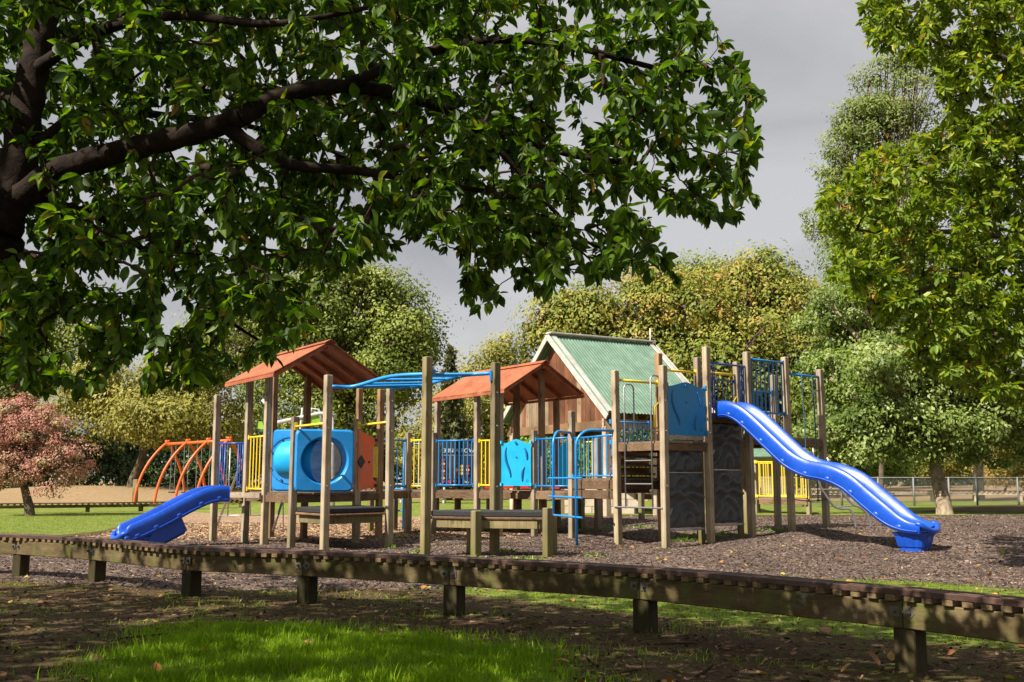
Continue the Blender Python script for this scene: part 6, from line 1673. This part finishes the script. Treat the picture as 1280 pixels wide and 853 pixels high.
# litter on the dark soil
n = 32000; X_ = RNG.uniform(-7, 6, n); Y_ = 4.6 + 7.5 * RNG.random(n) ** 1.2
ok = (sdist(Z_front, X_, Y_) < 0.05) & (sdist(Z_bark, X_, Y_) < 0.1); X_, Y_ = X_[ok], Y_[ok]
P = np.stack([X_, Y_, gz(X_, Y_) + 0.003], 1)
o = scatter('leaf_litter', P, 0.014 + 0.04 * RNG.random(len(P)) ** 2.5, M['litter'], tmpl=(CHIP_V, CHIP_F), tilt=0.35, tint=RNG.random(len(P)) ** 1.4); tag(o, 'crumbs of bark and dead leaf on the shaded soil', None, None, 'stuff')
# grass
BL_V = np.array([(-.045, 0, 0), (.045, 0, 0), (-.035, .10, .5), (.035, .10, .5), (0, .38, 1.0)], float)
BL_F = np.array([(0, 1, 3), (0, 3, 2), (2, 3, 4)])
def blades(name, poly, n, xr, yr, h, mat, label, jit=0.1, p=1.0):
    X_ = RNG.uniform(*xr, n); Y_ = yr[0] + (yr[1] - yr[0]) * RNG.random(n) ** p
    sd = sdist(poly, X_, Y_); ok = sd > RNG.normal(0.0, jit, n); X_, Y_, sd = X_[ok], Y_[ok], sd[ok]
    P = np.stack([X_, Y_, gz(X_, Y_) - 0.002], 1)
    hh = h * (0.55 + 0.7 * RNG.random(len(P))) * (0.7 + 0.3 * np.sin(X_ * 5 + Y_ * 3) * np.sin(Y_ * 7))
    cl_ = 0.5 + 0.5 * np.sin(X_ * 3.1 + 1.3 * np.sin(Y_ * 2.7)) * np.cos(Y_ * 3.9)
    o = scatter(name, P, hh, M[mat], tmpl=(BL_V, BL_F), tilt=0.30, tint=np.clip(0.55 * RNG.random(len(P)) + 0.35 * cl_, 0, 1) * np.where(RNG.random(len(P)) < 0.02, 1, 0.93))
    tag(o, label, None, None, 'stuff'); return o
blades('grass', Z_front, 95000, (-3.2, 0.8), (4.6, 7.8), 0.070, 'grass', 'bright green grass patch in the foreground', 0.20, 1.0)
blades('long_grass', Z_front, 5000, (-3.2, 0.9), (4.6, 8.0), 0.125, 'grass', 'longer stray blades standing out of the front grass patch', 0.2)
blades('grass', Z_strip, 60000, (-1.0, 9), (6.0, 12), 0.05, 'grass', 'strip of grass along the railway track', 0.15)
blades('grass', Z_left, 36000, (-15, -5), (15, 36), 0.07, 'lawn', 'sunlit lawn left of the play area', 0.3)
# tufts in bark
tP = []
for px, py, r_, n_ in ((705, 667, 0.0, 0), (700, 673, 0.16, 0), (868, 672, 0.42, 380), (858, 676, 0.25, 160), (905, 668, 0.25, 120), (735, 662, 0.4, 90), (755, 660, 0.3, 70), (528, 690, 0.12, 80), (515, 693, 0.08, 40), (498, 673, 0.18, 70), (487, 685, 0.10, 30),
                    (633, 690, 0.16, 110), (653, 701, 0.30, 300), (588, 699, 0.2, 100), (945, 663, 0.3, 100), (970, 664, 0.25, 80), (745, 696, 0.2, 60), (800, 660, 0.3, 80)):
    if not n_: continue
    c = G(px, py); a = RNG.uniform(0, 2 * PI, n_); rr = r_ * RNG.random(n_) ** 0.7
    tP.append(np.stack([c.x + rr * np.cos(a) * 1.2, c.y + rr * np.sin(a) * 0.6, np.zeros(n_)], 1))
tP = np.concatenate(tP); tP[:, 2] = gz(tP[:, 0], tP[:, 1])
o = scatter('weeds', tP, 0.035 + 0.05 * RNG.random(len(tP)), M['shrubleaf'], tmpl=(MD_V, MD_F), R=rotmats(len(tP), 0.8)); tag(o, 'small green weeds growing through the bark', None, None, 'stuff')
# sparse moss and weeds on soil
n = 16000; X_ = RNG.uniform(-6, 5, n); Y_ = RNG.uniform(5, 11, n); f = np.sin(X_ * 2.3 + np.sin(Y_ * 1.9) * 2) * np.sin(Y_ * 2.9 + X_)
ok = (f > 0.30) & (sdist(Z_bark, X_, Y_) < 0); X_, Y_ = X_[ok], Y_[ok]
P = np.stack([X_, Y_, gz(X_, Y_)], 1)
o = scatter('sparse_grass', P, 0.02 + 0.035 * RNG.random(len(P)), M['grass'], tmpl=(BL_V * np.array([1.6, 1, 1]), BL_F), tilt=0.5); tag(o, 'thin scattered grass sprigs on the dark soil', None, None, 'stuff')
# fallen leaves
n = 900; X_ = RNG.uniform(-6, 7, n); Y_ = 5 + 14 * RNG.random(n) ** 1.8
P = np.stack([X_, Y_, gz(X_, Y_) + 0.012], 1)
o = scatter('fallen_leaves', P, 0.03 + 0.055 * RNG.random(n), M['fallen'], tmpl=(LEAF_V * np.array([1.3, 1, 1]), LEAF_F3), tilt=0.35, tint=RNG.random(n) ** 1.5); tag(o, 'scattered brown and yellow fallen leaves', None, None, 'stuff')
def big_leaf(px, py, size, tint, label, rx=0.2, rz=0.5, lift=0.02):
    c = G(px, py); me = bpy.data.meshes.new('fallen_leaf'); V0 = LEAF_V * np.array([1.5, 1, 1.6])
    me.from_pydata([tuple(v) for v in V0], [], [tuple(int(i) for i in f) for f in LEAF_F3]); a_ = me.attributes.new('tint', 'FLOAT', 'POINT'); a_.data.foreach_set('value', np.full(len(V0), tint, np.float32)); me.materials.append(M['fallen'])
    o = bpy.data.objects.new('fallen_leaf', me); C.objects.link(o); o.location = (c.x, c.y, c.z + lift); o.rotation_euler = (rx, 0.1, rz); o.scale = (size,) * 3
    tag(o, label, 'leaf')
big_leaf(712, 832, 0.11, 0.45, 'orange brown curled leaf lying at the right edge of the front grass', 0.15, 1.3)
big_leaf(1100, 836, 0.13, 0.35, 'large tan leaf leaning against the nearest track post', 0.9, 0.9, 0.01)
big_leaf(1035, 795, 0.14, 0.25, 'pale brown leaf lying in the grass strip left of the nearest track post', 0.3, 0.2)
big_leaf(508, 807, 0.06, 0.3, 'small rusty leaf on top of the front grass', 0.3, 2.0, 0.05)
# twigs on the ground
for i, (a_, b_) in enumerate((((818, 808), (868, 806)), ((725, 815), (748, 835)), ((760, 845), (800, 838)), ((150, 800), (230, 792)), ((870, 848), (890, 832)))):
    A_ = G(*a_); B_ = G(*b_); b = MB(); m_ = A_.lerp(B_, 0.5) + Vector((random.uniform(-.03, .03), random.uniform(-.03, .03), 0.012))
    b.tube(bez([A_ + Vector((0, 0, 0.01)), m_, B_ + Vector((0, 0, 0.008))], 4), 0.007, 6); o = b.build('fallen_twig', M['twig'])
    tag(o, ('straight dark twig on the soil below the middle track post', 'thin crooked twig beside the orange leaf', 'short twig on the dry soil at the bottom edge', 'long twig on the dark soil left of the front grass', 'stubby twig at the bottom edge right of the others')[i], 'twig')
